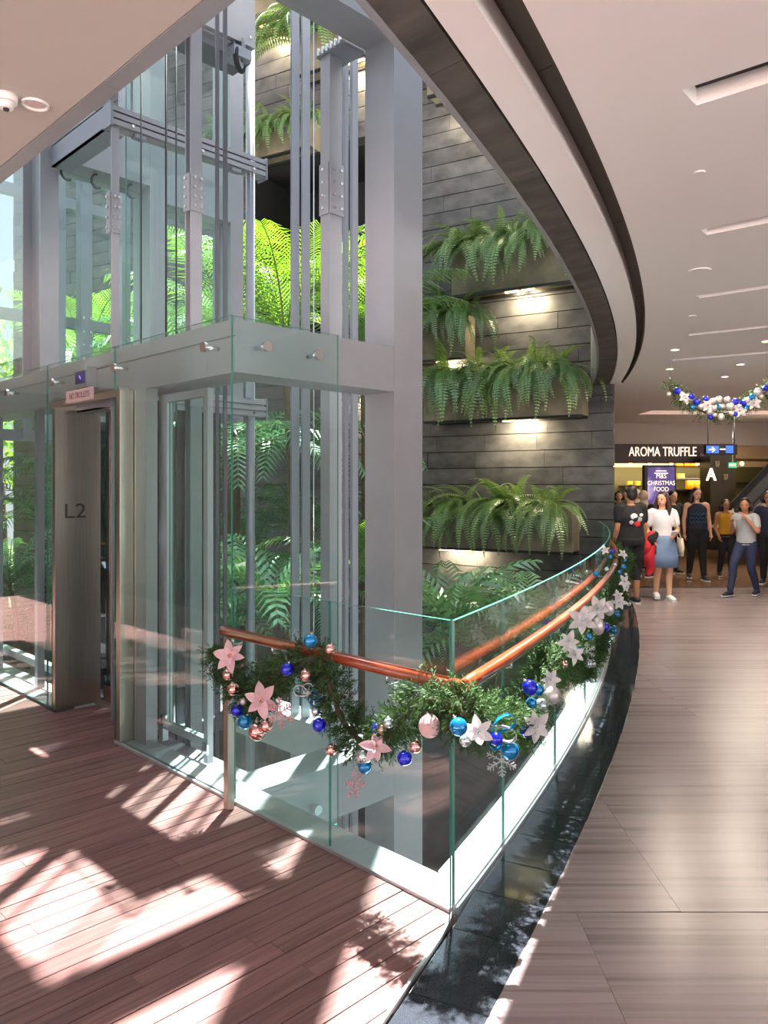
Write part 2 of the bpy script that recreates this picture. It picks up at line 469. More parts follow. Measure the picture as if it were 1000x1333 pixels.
# ---- timber deck, boards laid square to the lift front
deck = MB()
deck.prism([(-4, c_inner(-1.2)), (-1.2, c_inner(-1.2))] + [(x, c_inner(x)) for x in [-1 + .3 * i for i in range(12)] if x < FX] + [(FX - .02, CY), (FX - .02, 4.9), (2.73, 4.9), (2.73, 5.92), (FX - .02, 5.92), (FX - .02, 13), (-4, 13)], -.4, -.03)
deck = deck.build('floor', 'deck_base', kind='structure')
bw = .0952; nb = 0
y = 1.39
while y < 12.6:
    y0, y1 = y + .0025, y + bw - .0025
    xr = FX - .022
    if 4.9 < y0 and y1 < 5.925: xr = 2.725
    inv = lambda yy: 2.375 if yy > CY - .01 else min(2.375, next((q * .01 for q in range(-120, 239) if c_inner(q * .01) > yy), 2.37))
    if y1 < CY + .02: ends = (min(xr, inv(y0) - .012), min(xr, inv(y1) - .012))
    else: ends = (xr, xr)
    x_lo = -2.0 if y < 6 else -1.0
    cuts = []
    xx = max(ends) - random.uniform(.5, 2.6)
    while xx > x_lo:
        cuts.append(xx); xx -= random.uniform(2.0, 3.0)
    segs = [x_lo] + sorted(cuts) + [None]
    for a, b in zip(segs[:-1], segs[1:]):
        a0_ = a + .001
        p = [(a0_, y0), (ends[0], y0), (ends[1], y1), (a0_, y1)] if b is None else [(a0_, y0), (b - .001, y0), (b - .001, y1), (a0_, y1)]
        if p[1][0] <= a0_ or p[2][0] <= a0_: continue
        MB().prism(p, -.03, random.uniform(-.0012, .0012)).build('board', 'deck', deck); nb += 1
    y += bw

# ---- slab edge sills inside the glass
sill = MB()
sill.prism([(FX + .012, CY + .015), (FX + .172, CY + .215), (FX + .172, 4.83), (FX + .012, 4.83)], -.42, .012)
sill.box(FX + .012, FX + .172, 5.98, 9.0, -.42, .012)
sill.build('trim_1', 'alu', kind='structure')
pin = curve_pts(c_glass, FX + .02, 10.9, 40, -.012); pout = curve_pts(c_glass, FX + .24, 10.9, 40, -.17)
MB().prism(pin + list(reversed(pout)), -.42, .012).build('trim_2', 'alu', kind='structure')
shoe = MB().box(FX - .024, FX + .006, CY, 4.9, -.03, .016)
shoe.build('trim_3', 'alu', kind='structure')
shoe = MB().prism(curve_pts(c_glass, FX, 10.9, 40, .022) + list(reversed(curve_pts(c_glass, FX, 10.9, 40, .012))), -.01, .02)
shoe.prism(curve_pts(c_glass, FX, 10.9, 40, .010) + list(reversed(curve_pts(c_glass, FX, 10.9, 40, .002))), -.01, .03)
shoe.build('trim_4', 'alu', kind='structure')

# ---- ceiling over the walkway
ZC = 3.30
def strip(f0, f1, x0, x1, n, z0, z1, o0=0, o1=0):
    return [(x, f0(x) + o0) for x in [x0 + (x1 - x0) * i / n for i in range(n + 1)]] + [(x, f1(x) + o1) for x in [x1 - (x1 - x0) * i / n for i in range(n + 1)]]
X0, X1 = -3.0, 11.05
ceil = MB().prism(strip(c_soffR, c_groL, X0, X1, 60, 0, 0, -.012, 0), ZC, 3.5)
ceil.prism(strip(c_soffL, c_groR, X0, X1, 60, 0, 0, -.005, -.05), 3.52, 4.75)
ceil.prism(strip(c_soffL, c_soffR, X0, X1, 60, 0, 0, -.005, -.005), ZC + .07, 3.52)
ceil = ceil.build('ceiling', 'white', kind='structure')
# slate soffit panels along the edge of the void, each a panel of its own
x = X0
while x < X1:
    x2 = min(x + 1.05, X1)
    MB().prism(strip(c_soffL, c_soffR, x + .002, x2 - .002, 6, 0, 0), ZC - .004, ZC + .06).build('panel', 'soffit_stone', ceil)
    x = x2
# void-side fascia of the slab
MB().prism(strip(lambda q: c_soffL(q) + .03, c_soffL, X0, X1, 60, 0, 0), ZC - .01, 4.8).build('fascia', 'steel_paint', ceil)
# slab mass above
# recessed groove, its brown shading put into the panel colour
x = X0
while x < X1:
    x2 = min(x + 1.9, X1)
    MB().prism(strip(c_groL, c_groR, x + .004, x2 - .004, 10, 0, 0), ZC + .11, ZC + .16).build('groove_panel', 'groove_shade', ceil)
    MB().prism(strip(lambda q: c_groR(q) + .014, c_groR, x + .004, x2 - .004, 10, 0, 0, 0, .002), ZC + .002, ZC + .11).build('groove_panel', 'groove_shade', ceil)
    x = x2
pl = [(x, c_groR(x)) for x in [X0 + (X1 - X0) * i / 60 for i in range(61)]]
pl = pl + [(X1, 15), (30, 15), (30, -9), (X0, -9)]
slab = MB().prism(pl, ZC, 3.75).build('ceiling', 'white', kind='structure')
cut = MB()
SL = [((888, 117), (908, 137), (1000, 80)), ((912, 299), (920, 306), (1000, 281)), ((906, 385), (912, 388), (1000, 371)), ((894, 435), (898, 437), (1000, 423.5)), ((874, 467.5), (877, 469.5), (1000, 457.5))]
slots = []
for a, b, c in SL:
    pa, pb, pc = onZ(*a, ZC), onZ(*b, ZC), onZ(*c, ZC)
    u = (pc - pa).normalized(); v = UP.cross(u)
    wdt = abs((pb - pa).dot(v)); wdt = max(.09, wdt)
    sgn = 1 if (pb - pa).dot(v) > 0 else -1
    mid = pa + u * 2.0 + v * sgn * wdt / 2
    slots.append((mid, u, v, 2.0, wdt / 2))
    cut.obox(mid, u, v, UP, 2.0, wdt / 2, .09)
# a shallow lit cove farther into the hall
cv = [sdz(5.9, 16.2, ZC), sdz(9.5, 16.2, ZC)]
cut.obox(sdz(8.2, 16.6, ZC), RIGHT, FWD, UP, 2.6, .42, .12)
cutter = cut.build('cutter', 'white')
md = slab.modifiers.new('b', 'BOOLEAN'); md.object = cutter; md.operation = 'DIFFERENCE'; md.solver = 'EXACT'
dg = bpy.context.evaluated_depsgraph_get()
me = bpy.data.meshes.new_from_object(slab.evaluated_get(dg))
slab.modifiers.clear(); slab.data = me
bpy.data.objects.remove(cutter)
for mid, u, v, hl, hw in slots:          # black sheet across each slot paints the shade inside it
    MB().obox(mid + UP * .075, u, v, UP, hl - .002, hw * .97, .004).build('slot_shade', 'black', slab)

# ---- soffit over the deck, with the grey metal edge of the void
SXE = 1.373
so = MB().box(-5, SXE, 1.70, 13.5, ZC, 3.75).build('ceiling', 'beige', kind='structure')
for i in range(8):
    y0 = 1.45 + i * 1.5
    MB().box(SXE + .003, SXE + .075, y0 + .001, y0 + 1.499, ZC - .004, 4.6).build('fascia_panel', 'steel_paint', so)

# ---- outer walls that close the hall
MB().box(30, 30.2, -9, 15, -.3, 3.5).build('wall_right', 'beige', kind='structure')
MB().box(11.6, 30, 15, 15.2, -.3, 3.5).build('wall_far', 'beige', kind='structure')
MB().box(8, 30, -9.2, -9, -.3, 3.5).build('wall_rear', 'beige', kind='structure')
MB().box(-60, -4.05, -60, 30, -.6, -.5).build('ground', pbr('terrace_bounce', (216, 190, 185), .8), kind='structure')  # unseen ground added to bounce pinkish sunlight onto steel and ceilings
MB().box(-4.05, 60, -60, -9.3, -.6, -.5).build('ground', pbr('forecourt_bounce', (222, 220, 218), .8), kind='structure')  # unseen pale ground, added to throw sunlight up at the ceiling

MB().box(-4.3, -4.05, 4.5, 13.7, -.3, 3.6).build('wall_left_unseen', 'beige', kind='structure')  # unseen wall added to shut bright outdoors out of the lift glass reflection
MB().box(-4.05, 1.4, 13.5, 13.7, -.3, 3.6).build('wall_end_unseen', pbr('reflection_darkener', (84, 62, 52), .5), kind='structure')  # unseen end wall, added and coloured dark to dim reflections in the glass
# ---- the planted slate wall
W0 = Vector((11.0, 5.95, 0)); WD = Vector((-.272, .962, 0)).normalized(); WN = Vector((-.962, -.272, 0)).normalized()
def wall_pt(px, py, off=0.0):
    r = ray(px, py); p0 = W0 + WN * off
    d = p0.dot(WN) / r.dot(WN)
    return r * d + Vector((0, 0, H))
def wall_s(p): return (Vector(p) - W0).dot(WD)
def wp(s, z, off=0.0): return W0 + WD * s + WN * off + UP * z
SMAX = 14.6; ZT = 13.0
OP = (4.0, 7.05, 4.35, 8.0)         # dark opening: s0, s1, z0, z1
wall = MB()
def wbox(mb, s0, s1, z0, z1, o0, o1, mat=0):
    return mb.obox(wp((s0 + s1) / 2, (z0 + z1) / 2, (o0 + o1) / 2), WD, WN, UP, abs(s1 - s0) / 2, abs(o1 - o0) / 2, abs(z1 - z0) / 2, mat)
for a in ((.42, OP[0], -4.8, ZT), (OP[1], SMAX, -4.8, ZT), (OP[0], OP[1], -4.8, OP[2]), (OP[0], OP[1], OP[3], ZT)):
    wbox(wall, *a, -.5, -.035)
wbox(wall, .03, .42, -4.8, ZT, -.06, -.035)
wall = wall.build('wall_back', 'slate_joint', kind='structure')
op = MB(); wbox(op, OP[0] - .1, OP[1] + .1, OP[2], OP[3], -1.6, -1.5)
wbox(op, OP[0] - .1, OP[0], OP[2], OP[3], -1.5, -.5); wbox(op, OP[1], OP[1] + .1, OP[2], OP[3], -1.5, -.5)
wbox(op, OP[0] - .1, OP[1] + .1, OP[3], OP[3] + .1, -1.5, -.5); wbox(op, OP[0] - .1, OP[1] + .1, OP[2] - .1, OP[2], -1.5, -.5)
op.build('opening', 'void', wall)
CH = .278; zj = 2.30 - 26 * CH
rest = MB(); ns = 0
smesh = {}
z = zj
while z < ZT:
    s = -random.uniform(0, .9)
    while s < SMAX:
        L = random.choice((.9, 1.2, 1.5, 1.8)); s0, s1 = max(s, 0), min(s + L, SMAX); s += L
        if s1 - s0 < .15: continue
        spans = [(s0, s1)]
        if z + CH > OP[2] + .1 and z < OP[3] - .1:
            if s0 >= OP[0] and s1 <= OP[1]: continue
            spans = []
            if s0 < OP[0]: spans.append((s0, min(s1, OP[0])))
            if s1 > OP[1]: spans.append((max(s0, OP[1]), s1))
        for a, b in spans:
            if b - a < .08: continue
            c = wp((a + b) / 2, z + CH / 2, random.uniform(-.006, .004))
            vis = (a < 3.7 and .2 < z < 8.6) or (4.3 < a < 7.6 and z > 8 and z < 12) or (3.2 < a < 5.0 and (8 < z < 11 or 1.8 < z < 4.4)) or (a > 9.0 and 1.5 < z < 8.0)
            if vis and ns < 298:
                key = 'stone'
                if key not in smesh: smesh[key] = MB().box(-.5, .5, -.5, .5, -.5, .5).mesh('stone', 'slate')
                m4 = frame(c + WN * -.0175, WD * (b - a - .005), WN * .035, UP * (CH - .013))
                inst('stone', smesh[key], m4, wall); ns += 1
            else:
                rest.obox(c + WN * -.0175, WD, WN, UP, (b - a - .005) / 2, .0175, (CH - .013) / 2)
    z += CH
rest.build('stone_courses', 'slate', wall, kind='stuff')
# ---- floor of the void and ground outside
MB().box(-5, 30, 1.9, 30, -5.0, -4.8).build('floor', pbr('lower_paving', (92, 88, 84), .6), kind='structure')
MB().box(-60, 60, 30, 90, -5.0, -4.8).build('ground', pbr('lawn', (84, 110, 60), .9), kind='structure')
# ================================================================ lift shaft
BX0, BX1 = 2.47, 2.755          # facade beams (X range)
Z1a, Z1b = 2.345, 2.645         # ring beam above the door
Z2a, Z2b = 4.77, 5.07           # upper ring beam
Z0a, Z0b = -.385, -.045         # ring beam at deck level
fr = thing('lift_shaft_frame', (3.2, 5.0, -4.8), 'tall silver-grey steel box-section frame of the glass lift shaft', 'steel frame')
def mbox(name, mat, parent, *a, **k):
    return MB().box(*a).build(name, mat, parent, **k)
CX0, CX1, CYa, CYb = 3.747, 4.032, 3.65, 3.935
mbox('column', 'steel_paint', fr, CX0, CX1, CYa, CYb, -4.8, 8.2)
for z0, z1 in ((Z0a, Z0b), (Z1a, Z1b), (Z2a, Z2b)):
    mbox('beam', 'steel_paint', fr, BX0, CX0 - .001, CYa, CYb, z0, z1)          # side beam up to the corner column
    mbox('beam', 'steel_paint', fr, BX0, BX1, CYb + .001, 9.6, z0, z1)          # beam over the lift front
    mbox('beam', 'steel_paint', fr, CX0 + .02, CX1 - .02, CYb + .001, 6.43, z0, z1 - .06) if z0 < 0 else None
MB().box(BX0 - .003, BX0 - .0005, CYa, 9.6, 2.545, 2.553).build('joint_line', 'steel_dark', fr)
# H-section columns and portal behind the door
def hcol(parent, x0, x1, y0, y1, z0, z1):
    m = MB(); t = .022
    m.box(x0, x1, y0, y0 + t, z0, z1); m.box(x0, x1, y1 - t, y1, z0, z1); m.box((x0 + x1) / 2 - .008, (x0 + x1) / 2 + .008, y0 + t, y1 - t, z0, z1)
    return m.build('column', 'steel_paint', parent)
hcol(fr, 2.47, 2.62, 6.43, 6.82, 2.645, 8.2)
mbox('column', 'steel_paint', fr, 3.44, 3.61, 6.43, 6.75, 2.345, 8.2)
mbox('beam', 'steel_paint', fr, 2.621, 3.439, 6.43, 6.76, 4.42, 4.92)
mbox('beam', 'steel_paint', fr, 2.621, 3.439, 6.43, 6.76, Z1a, Z1b)
mbox('beam', 'steel_paint', fr, 3.611, 4.3, 6.43, 6.76, 4.30, 4.80)
mbox('column', 'steel_paint', fr, 4.3, 4.45, 6.43, 6.75, 2.345, 8.2)
for x in (2.72, 2.98, 3.30, 3.85):                     # lifting hooks under the portal beam
    MB().tube([(x + .05 * cos(a), 6.50, 4.40 - .05 + .06 * sin(a)) for a in [pi * .5 + pi * 1.2 * i / 8 for i in range(9)]], .011, 6).build('hook', 'steel_dark', fr)
mbox('jamb_post', 'steel_paint', fr, 2.47, 2.552, 4.669, 4.805, 0.012, Z1a)
# support plate and spliced post beside the corner column
mbox('support_plate', 'steel_mid', fr, 3.54, 3.75, 3.94, 4.225, 4.745, 4.77)
for i in range(6):
    MB().disc((3.535 - .004, 3.96 + i * .045, 4.79), (0, 0, -1), .012, .05, 8).build('bolt', 'chrome', fr)

# guide rails, each one its own post with splice plates
def rail_post(name, label, x, y, wx, wy, z0, z1, mat, splice=None, shape='box', group=None, cat='guide rail', side=(-1, -1)):
    t = thing(name, (x, y, z0), label, cat, group)
    m = MB()
    if shape == 'box': m.box(x - wx / 2, x + wx / 2, y - wy / 2, y + wy / 2, z0, z1)
    elif shape == 'round': m.tube([(x, y, z0), (x, y, z1)], wx / 2, 16)
    elif shape == 'T':
        m.box(x - wx / 2, x + wx / 2, y - wy / 2, y - wy / 2 + .012, z0, z1); m.box(x - .008, x + .008, y - wy / 2 + .012, y + wy / 2, z0, z1)
    elif shape == 'H':
        m.box(x - wx / 2, x + wx / 2, y - wy / 2, y - wy / 2 + .012, z0, z1); m.box(x - wx / 2, x + wx / 2, y + wy / 2 - .012, y + wy / 2, z0, z1); m.box(x - .008, x + .008, y - wy / 2 + .012, y + wy / 2 - .012, z0, z1)
    m.build('rail', mat, t)
    if splice:
        za, zb = splice
        s = MB().box(x - wx / 2 - .004, x + wx / 2 + .004, y - wy / 2 - .014, y - wy / 2 - .001, za, zb).build('splice_plate', mat, t)
        q = MB().box(x - wx / 2 - .013, x - wx / 2 - .001, y - wy / 2 + .002, y + wy / 2, za, zb).build('splice_plate', mat, t)
        nb_ = 4
        for i in range(nb_):
            zz = za + (zb - za) * (i + .5) / nb_
            for sx_ in (-.28, .28):
                MB().disc((x + wx * sx_, y - wy / 2 - .014, zz), (0, -1, 0), .011, .014, 8).build('bolt', 'chrome', s)
            MB().disc((x - wx / 2 - .013, y, zz), (-1, 0, 0), .011, .014, 8).build('bolt', 'chrome', q)
    return t
rail_post('guide_rail', 'broad grey lift guide rail nearest the glass corner, rust-brown edge', 2.78, 4.60, .085, .075, -4.8, 8, 'steel_paint', shape='H', splice=(3.55, 3.80))
rail_post('guide_rail', 'slim lift guide rail with bolted splice under the left end of the ribbed bracket beam', 2.60, 5.40, .06, .06, -4.8, 4.33, 'steel_paint', (3.55, 3.85), 'T')
rail_post('guide_rail', 'round grey lift guide post below the swivel wheel', 3.807, 5.40, .078, .078, -4.8, 7.5, 'steel_mid', None, 'round')
rail_post('guide_rail', 'pale blue-grey post with bolted splice under the steel support plate', 3.62, 4.15, .115, .10, -4.8, 4.744, 'steel_paint', (3.62, 3.98))
G = 'flat steel strips in the lift shaft'
rail_post('steel_strip', 'left strip of the dark pair in front of the ribbed beam, near the swivel wheel', 2.966, 4.60, .026, .012, -4.8, 8, 'steel_dark', group=G, cat='steel strip')
rail_post('steel_strip', 'right strip of the dark pair in front of the ribbed beam, near the swivel wheel', 3.03, 4.60, .030, .012, -4.8, 8, 'steel_dark', group=G, cat='steel strip')
rail_post('steel_strip', 'left strip of the wide grey pair in front of the bright palm', 3.85, 4.853, .075, .02, -4.8, 8, 'steel_mid', group=G, cat='steel strip')
rail_post('steel_strip', 'right strip of the wide grey pair in front of the bright palm', 3.85, 4.72, .075, .02, -4.8, 8, 'steel_mid', group=G, cat='steel strip')
rail_post('steel_strip', 'left strip of the pair just left of the pink-lit corner column', 3.85, 4.253, .035, .03, -4.8, 4.9, 'steel_mid', group=G, cat='steel strip')
rail_post('steel_strip', 'right strip of the pair just left of the pink-lit corner column', 3.85, 4.161, .055, .03, -4.8, 4.9, 'steel_mid', group=G, cat='steel strip')
def cable(label, x, y, r, mat='black'):
    tag(MB().tube([(x, y, -4.8), (x, y, 8)], r, 8).build('lift_cable', mat), label, 'cable', 'lift cables')
cable('thin dark lift cable, left one of the pair left of the broad guide rail', 2.744, 4.90, .008)
cable('thin dark lift cable, right one of the pair left of the broad guide rail', 2.80, 4.86, .006)
cable('hair-thin bright lift cable right of the wide grey strip pair', 3.85, 4.62, .005, 'chrome')
cable('hair-thin dark lift cable in front of the H-section column', 2.66, 5.10, .006)
# ribbed bracket beams between the rails
def bracket(label, z0):
    t = thing('bracket_beam', (3.26, 5.4, z0), label, 'bracket beam', 'ribbed bracket beams of the lift')
    x0, x1 = 2.57, 3.93
    m = MB().box(x0, x1, 5.37, 5.46, z0, z0 + .155)
    for i in range(3): m.box(x0, x1, 5.345, 5.37, z0 + .006 + i * .05, z0 + .042 + i * .05)
    m.build('beam', 'steel_paint', t)
    m = MB().box(x0 - .02, x0, 5.34, 6.40, z0 - .01, z0 + .165); m.box(x0 - .02, x0 + .14, 5.47, 6.40, z0 - .01, z0 + .0)
    m.box(x0 - .02, x0 + .14, 5.47, 6.40, z0 + .155, z0 + .165)
    m.build('bracket_arm', 'steel_mid', t)
    MB().box(x1, x1 + .012, 5.34, 5.47, z0 - .02, z0 + .16).build('end_plate', 'steel_mid', t)
    for x in (2.75, 3.2, 3.6):
        MB().box(x, x + .09, 5.36, 5.42, z0 - .03, z0 - .001).build('clip', 'steel_mid', t)
    for x in (2.72, 3.25, 3.31, 3.8):
        MB().disc((x, 5.345, z0 + .03), (0, -1, 0), .012, .014, 8).build('bolt', 'chrome', t)
bracket('upper ribbed grey bracket beam hanging high across the lift shaft', 4.33)
bracket('lower ribbed grey bracket beam seen through the glass under the fascia', 2.29)
# parked counterweight: pale panel over a dark beam, with a swivel wheel under its corner
cw = thing('counterweight_panel', (3.4, 5.2, 5.2), 'pale grey panel with a dark underbeam at the top of the shaft', 'lift panel')
mbox('panel', 'steel_paint', cw, 3.22, 3.70, 5.18, 5.23, 5.26, 5.66)
mbox('under_beam', 'steel_dark', cw, 3.02, 3.70, 5.24, 5.50, 5.16, 5.30)
mbox('bracket', 'steel_mid', cw, 3.47, 3.64, 5.14, 5.30, 5.12, 5.20)
for x in (3.27, 3.65): MB().disc((x, 5.18, 5.33), (0, -1, 0), .012, .012, 8).build('bolt', 'chrome', cw)
wh = thing('swivel_wheel', (3.56, 5.2, 4.95), 'black-tyred swivel wheel under the pale panel beside the round post', 'wheel')
wc = onY(312, 77, 5.2); wr = .085
ax = Vector((.55, -.8, 0)).normalized(); tx = UP.cross(ax)
tyre = MB(); ringp = [(wc + tx * wr * cos(a) + UP * wr * sin(a)) for a in [2 * pi * i / 28 for i in range(29)]]
tyre.tube(ringp, .022, 10, caps=False).build('tyre', 'rubber', wh)
MB().tube([wc - ax * .012, wc + ax * .012], wr * .78, 24).build('hub', 'alu', wh)
MB().tube([wc - ax * .03, wc + ax * .03], .022, 12).build('axle', 'steel_dark', wh)
MB().obox(wc + UP * .07 + ax * .035, tx, UP, ax, .035, .08, .005).build('fork', 'steel_mid', wh)
MB().obox(wc + UP * .07 - ax * .035, tx, UP, ax, .035, .08, .005).build('fork', 'steel_mid', wh)

# ---- panes inside and behind the shaft
def pane(mb, x0, x1, y0, y1, z0, z1):
    """box pane: the two big faces are clear glass, the rim is green"""
    o = len(mb.f); mb.box(x0, x1, y0, y1, z0, z1)
    dims = (x1 - x0, y1 - y0, z1 - z0); thin = dims.index(min(dims))
    big = {0: (4, 5), 1: (2, 3), 2: (0, 1)}[thin]
    for i in range(6): mb.m[o + i] = 0 if i in big else 1
    return mb
def gpane(parent, *a, mat='glass', name='pane'):
    return pane(MB(), *a).build(name, [mat, 'glass_edge'], parent)
t = thing('shaft_glazing', (3.3, 5.6, 2.6), 'tinted glass panes inside the lift shaft behind the rails', 'glazing')
gpane(t, 2.80, 3.72, 5.60, 5.615, 2.66, 7.6, mat='glass_dusty')
gpane(t, 2.64, 3.43, 6.60, 6.612, 0.0, 4.40)
gpane(t, 2.50, 2.512, 6.84, 9.5, 2.66, 7.6)
gpane(t, 3.62, 4.29, 6.60, 6.612, 0.0, 4.30)
t2 = thing('neighbour_shaft_frame', (3.4, 8.4, -4.8), 'second glazed steel lift frame standing behind the H-section column', 'steel frame')
for x, y, wx, wy in ((2.75, 8.6, .10, .10), (3.00, 8.2, .055, .055), (3.28, 8.35, .20, .16), (3.62, 8.3, .13, .12), (4.15, 8.4, .10, .10)):
    mbox('column', 'steel_mid', t2, x, x + wx, y, y + wy, 2.2, 7.8)
for z in (2.2, 3.5, 4.85, 5.2):
    mbox('beam', 'steel_mid', t2, 2.55, 4.3, 8.70, 8.78, z, z + .12)
gpane(t2, 2.6, 4.2, 8.82, 8.832, 2.3, 7.5)
for zz in (3.1, 3.25, 3.4, 3.55):
    for xx in (3.645, 3.725): MB().disc((xx, 8.3, zz), (0, -1, 0), .014, .02, 8).build('bolt', 'chrome', t2)

# ---- lift front
lf = thing('lift_landing', (2.6, 5.4, 0), 'brushed stainless lift entrance with a big L2 panel beside the door', 'lift entrance')
mbox('side_panel', 'brushed', lf, FX - .002, 2.74, 5.917, 5.965, 0.001, 2.345)
jm = MB().box(FX - .01, 2.47, 4.845, 4.895, .001, 2.345).build('jamb', 'brushed', lf)
mbox('return_panel', 'brushed', lf, 2.475, 2.50, 4.81, 4.99, .012, 2.345)
mbox('header_panel', 'brushed', lf, FX + .01, 2.74, 4.897, 5.915, 2.346, 2.37)
mbox('header_trim', 'brushed', lf, FX - .012, FX + .008, 4.90, 5.965, 2.30, 2.345)
mbox('sill_plate', 'brushed', lf, 2.70, 2.76, 4.90, 5.915, .0, .012)
dr = mbox('door', 'glass_dark', lf, 2.775, 2.79, 4.93, 5.90, .13, 2.32)
mbox('door_frame', 'steel_dark', dr, 2.762, 2.80, 4.895, 4.945, .012, 2.345)
mbox('door_frame', 'steel_dark', dr, 2.762, 2.80, 5.40, 5.43, .13, 2.30)
mbox('kick_plate', 'handrail', dr, 2.762, 2.80, 4.946, 5.915, .012, .13) if False else mbox('kick_plate', pbr('copper_kick', (110, 74, 60), .3, .6), dr, 2.762, 2.80, 4.946, 5.915, .012, .13)
tp = onY(97.5, 666, 5.917)
text_mesh('lettering', 'L2', .16, .0012, pbr('engraved_grey', (66, 64, 60), .5), frame((tp.x, 5.914, tp.z), Vector((1, 0, 0)), UP, Vector((0, -1, 0))), lf, xs=1.15)
# the lift car behind the door
car = thing('lift_car', (3.2, 5.4, .0), 'dark glazed lift car waiting behind the landing door', 'lift car')
mbox('floor_panel', 'steel_dark', car, 2.84, 3.76, 4.95, 6.35, -.12, -.02)
mbox('roof_panel', 'steel_dark', car, 2.84, 3.76, 4.95, 6.35, 2.46, 2.6) if False else None
for x, y in ((2.86, 6.30), (3.70, 6.30)):
    mbox('corner_post', 'steel_mid', car, x, x + .05, y, y + .05, -.02, 2.28)
gpane(car, 2.86, 3.22, 4.95, 4.962, 0, 2.25, mat='glass_dark')
gpane(car, 2.92, 3.70, 6.32, 6.332, 0, 2.25, mat='glass_dark')

# ---- screens of glass over the lift front: each pane is lifted on its own standoffs
def standoff(p, n, parent):
    b = MB().disc(p, n, .030, .016, 20).build('standoff', 'chrome', parent)
    MB().tube([Vector(p) - Vector(n) * .10, Vector(p)], .011, 10).build('rod', 'chrome', b)
    return b
FASZ = 2.638
def screen(label, *a, so_pts=(), n=(-1, 0, 0), mat='glass'):
    x0, x1, y0, y1, z0, z1 = a
    t = thing('glass_screen', ((x0 + x1) / 2, (y0 + y1) / 2, z0), label, 'glass screen', 'glass panes of the lift front')
    gpane(t, *a, mat=mat)
    for p in so_pts: standoff(p, n, t)
gx0, gx1 = FX - .006, FX + .006
p267 = onX(267, 452, gx0); p152 = onX(152, 478, gx0); p63 = onX(64, 498, gx0)
screen('tall clear pane of the lift front meeting the green glass corner', gx0, gx1, 3.552, 4.929, .016, FASZ, so_pts=[p267])
screen('short glass fascia pane above the lift door carrying the no trolleys sign', gx0, gx1, 4.932, 6.064, 2.335, FASZ, so_pts=[p152 + Vector((0, .03, 0)), p63 - Vector((0, .06, 0))])
screen('long glass pane of the lift front left of the door', gx0, gx1, 6.067, 9.4, .016, FASZ, so_pts=[(gx0, 6.9, 2.5), (gx0, 8.2, 2.5)])
screen('lower glass panel directly left of the L2 steel panel', gx0, gx1, 5.97, 6.06, .016, 2.33)
pA = onY(347, 451, 3.548 - .0075); pB = onY(414, 462, 3.548 - .0075)
screen('glass return pane at the corner with two round steel standoffs', FX - .0075, 3.146, 3.5405, 3.5555 - .004, -.36, 2.63, so_pts=[pA, pB], n=(0, -1, 0))
# frame behind the panes left of the door
lfr = thing('left_screen_frame', (2.5, 6.8, 0), 'grey posts and low rail behind the glass left of the lift door', 'steel frame')
for y in (6.10, 6.62, 7.6): mbox('post', 'steel_mid', lfr, 2.52, 2.58, y, y + .06, .012, 2.345)
mbox('low_rail', 'alu', lfr, 2.60, 2.66, 6.05, 9.0, .14, .20)
ks = thing('kiosk', (2.9, 6.6, 0), 'dark grey slanted-top control pillar behind the glass left of the lift door', 'kiosk')
m = MB(); m.add([(2.75, 6.35, -.3), (3.05, 6.35, -.3), (3.05, 6.65, -.3), (2.75, 6.65, -.3), (2.75, 6.35, .98), (3.05, 6.35, .98), (3.05, 6.65, 1.12), (2.75, 6.65, 1.12)], [(3, 2, 1, 0), (4, 5, 6, 7), (0, 1, 5, 4), (1, 2, 6, 5), (2, 3, 7, 6), (3, 0, 4, 7)])
m.build('body', 'steel_dark', ks); mbox('top_plate', 'black', ks, 2.78, 3.02, 6.40, 6.60, 1.06, 1.085)

# framed maintenance door behind the tall pane
sdr = thing('service_door', (2.6, 4.4, .08), 'slim aluminium-framed glass service door behind the tall front pane', 'door')
zb, zt = .10, 2.31
mbox('stile', 'alu', sdr, 2.585, 2.625, 4.115, 4.160, .0, zt)
mbox('stile', 'alu', sdr, 2.585, 2.625, 4.605, 4.665, zb, zt)
mbox('bottom_rail', 'alu', sdr, 2.585, 2.625, 4.161, 4.604, zb, zb + .05)
mbox('top_rail', 'alu', sdr, 2.585, 2.625, 4.161, 4.604, zt - .05, zt)
gpane(sdr, 2.60, 2.61, 4.161, 4.604, zb + .051, zt - .051)
hg = mbox('hinge', 'chrome', sdr, 2.57, 2.583, 4.60, 4.66, zb + .02, zb + .10)
mbox('latch', 'chrome', sdr, 2.57, 2.584, 4.10, 4.15, .06, .13)
mbox('side_strip', 'alu', sdr, 2.59, 2.63, 4.667, 4.72, .012, zt)

# display box and sign
db = thing('floor_indicator', (2.42, 5.5, 2.42), 'small pink-grey lift indicator box with a blue screen on the fascia', 'display')
pa, pb = onX(97, 480, 2.392), onX(112.5, 503, 2.392)
ya, yb, za, zbb = pb.y, pa.y, pb.z, pa.z
mbox('housing', 'steel_paint', db, 2.393, 2.468, ya, yb, za, zbb)
sc_ = mbox('screen', pbr('indicator_screen', (36, 32, 96), .2), db, 2.389, 2.3925, ya + .02, yb - .02, za + .03, zbb - .03)
MB().obox((2.388, (ya + yb) / 2, (za + zbb) / 2), (0, .7, .7), (1, 0, 0), (0, .7, -.7), .018, .001, .006).build('arrow', emit('indicator_arrow', (120, 130, 230), 1.2), sc_)
ng = thing('wall_sign', (2.37, 5.5, 2.3), 'small silver no trolleys plate on the fascia glass above the lift door', 'sign')
pa, pb = onX(86, 508, FX - .012), onX(121.5, 523, FX - .012)
zc_ = (onX(104, 514.5, FX - .012)).z
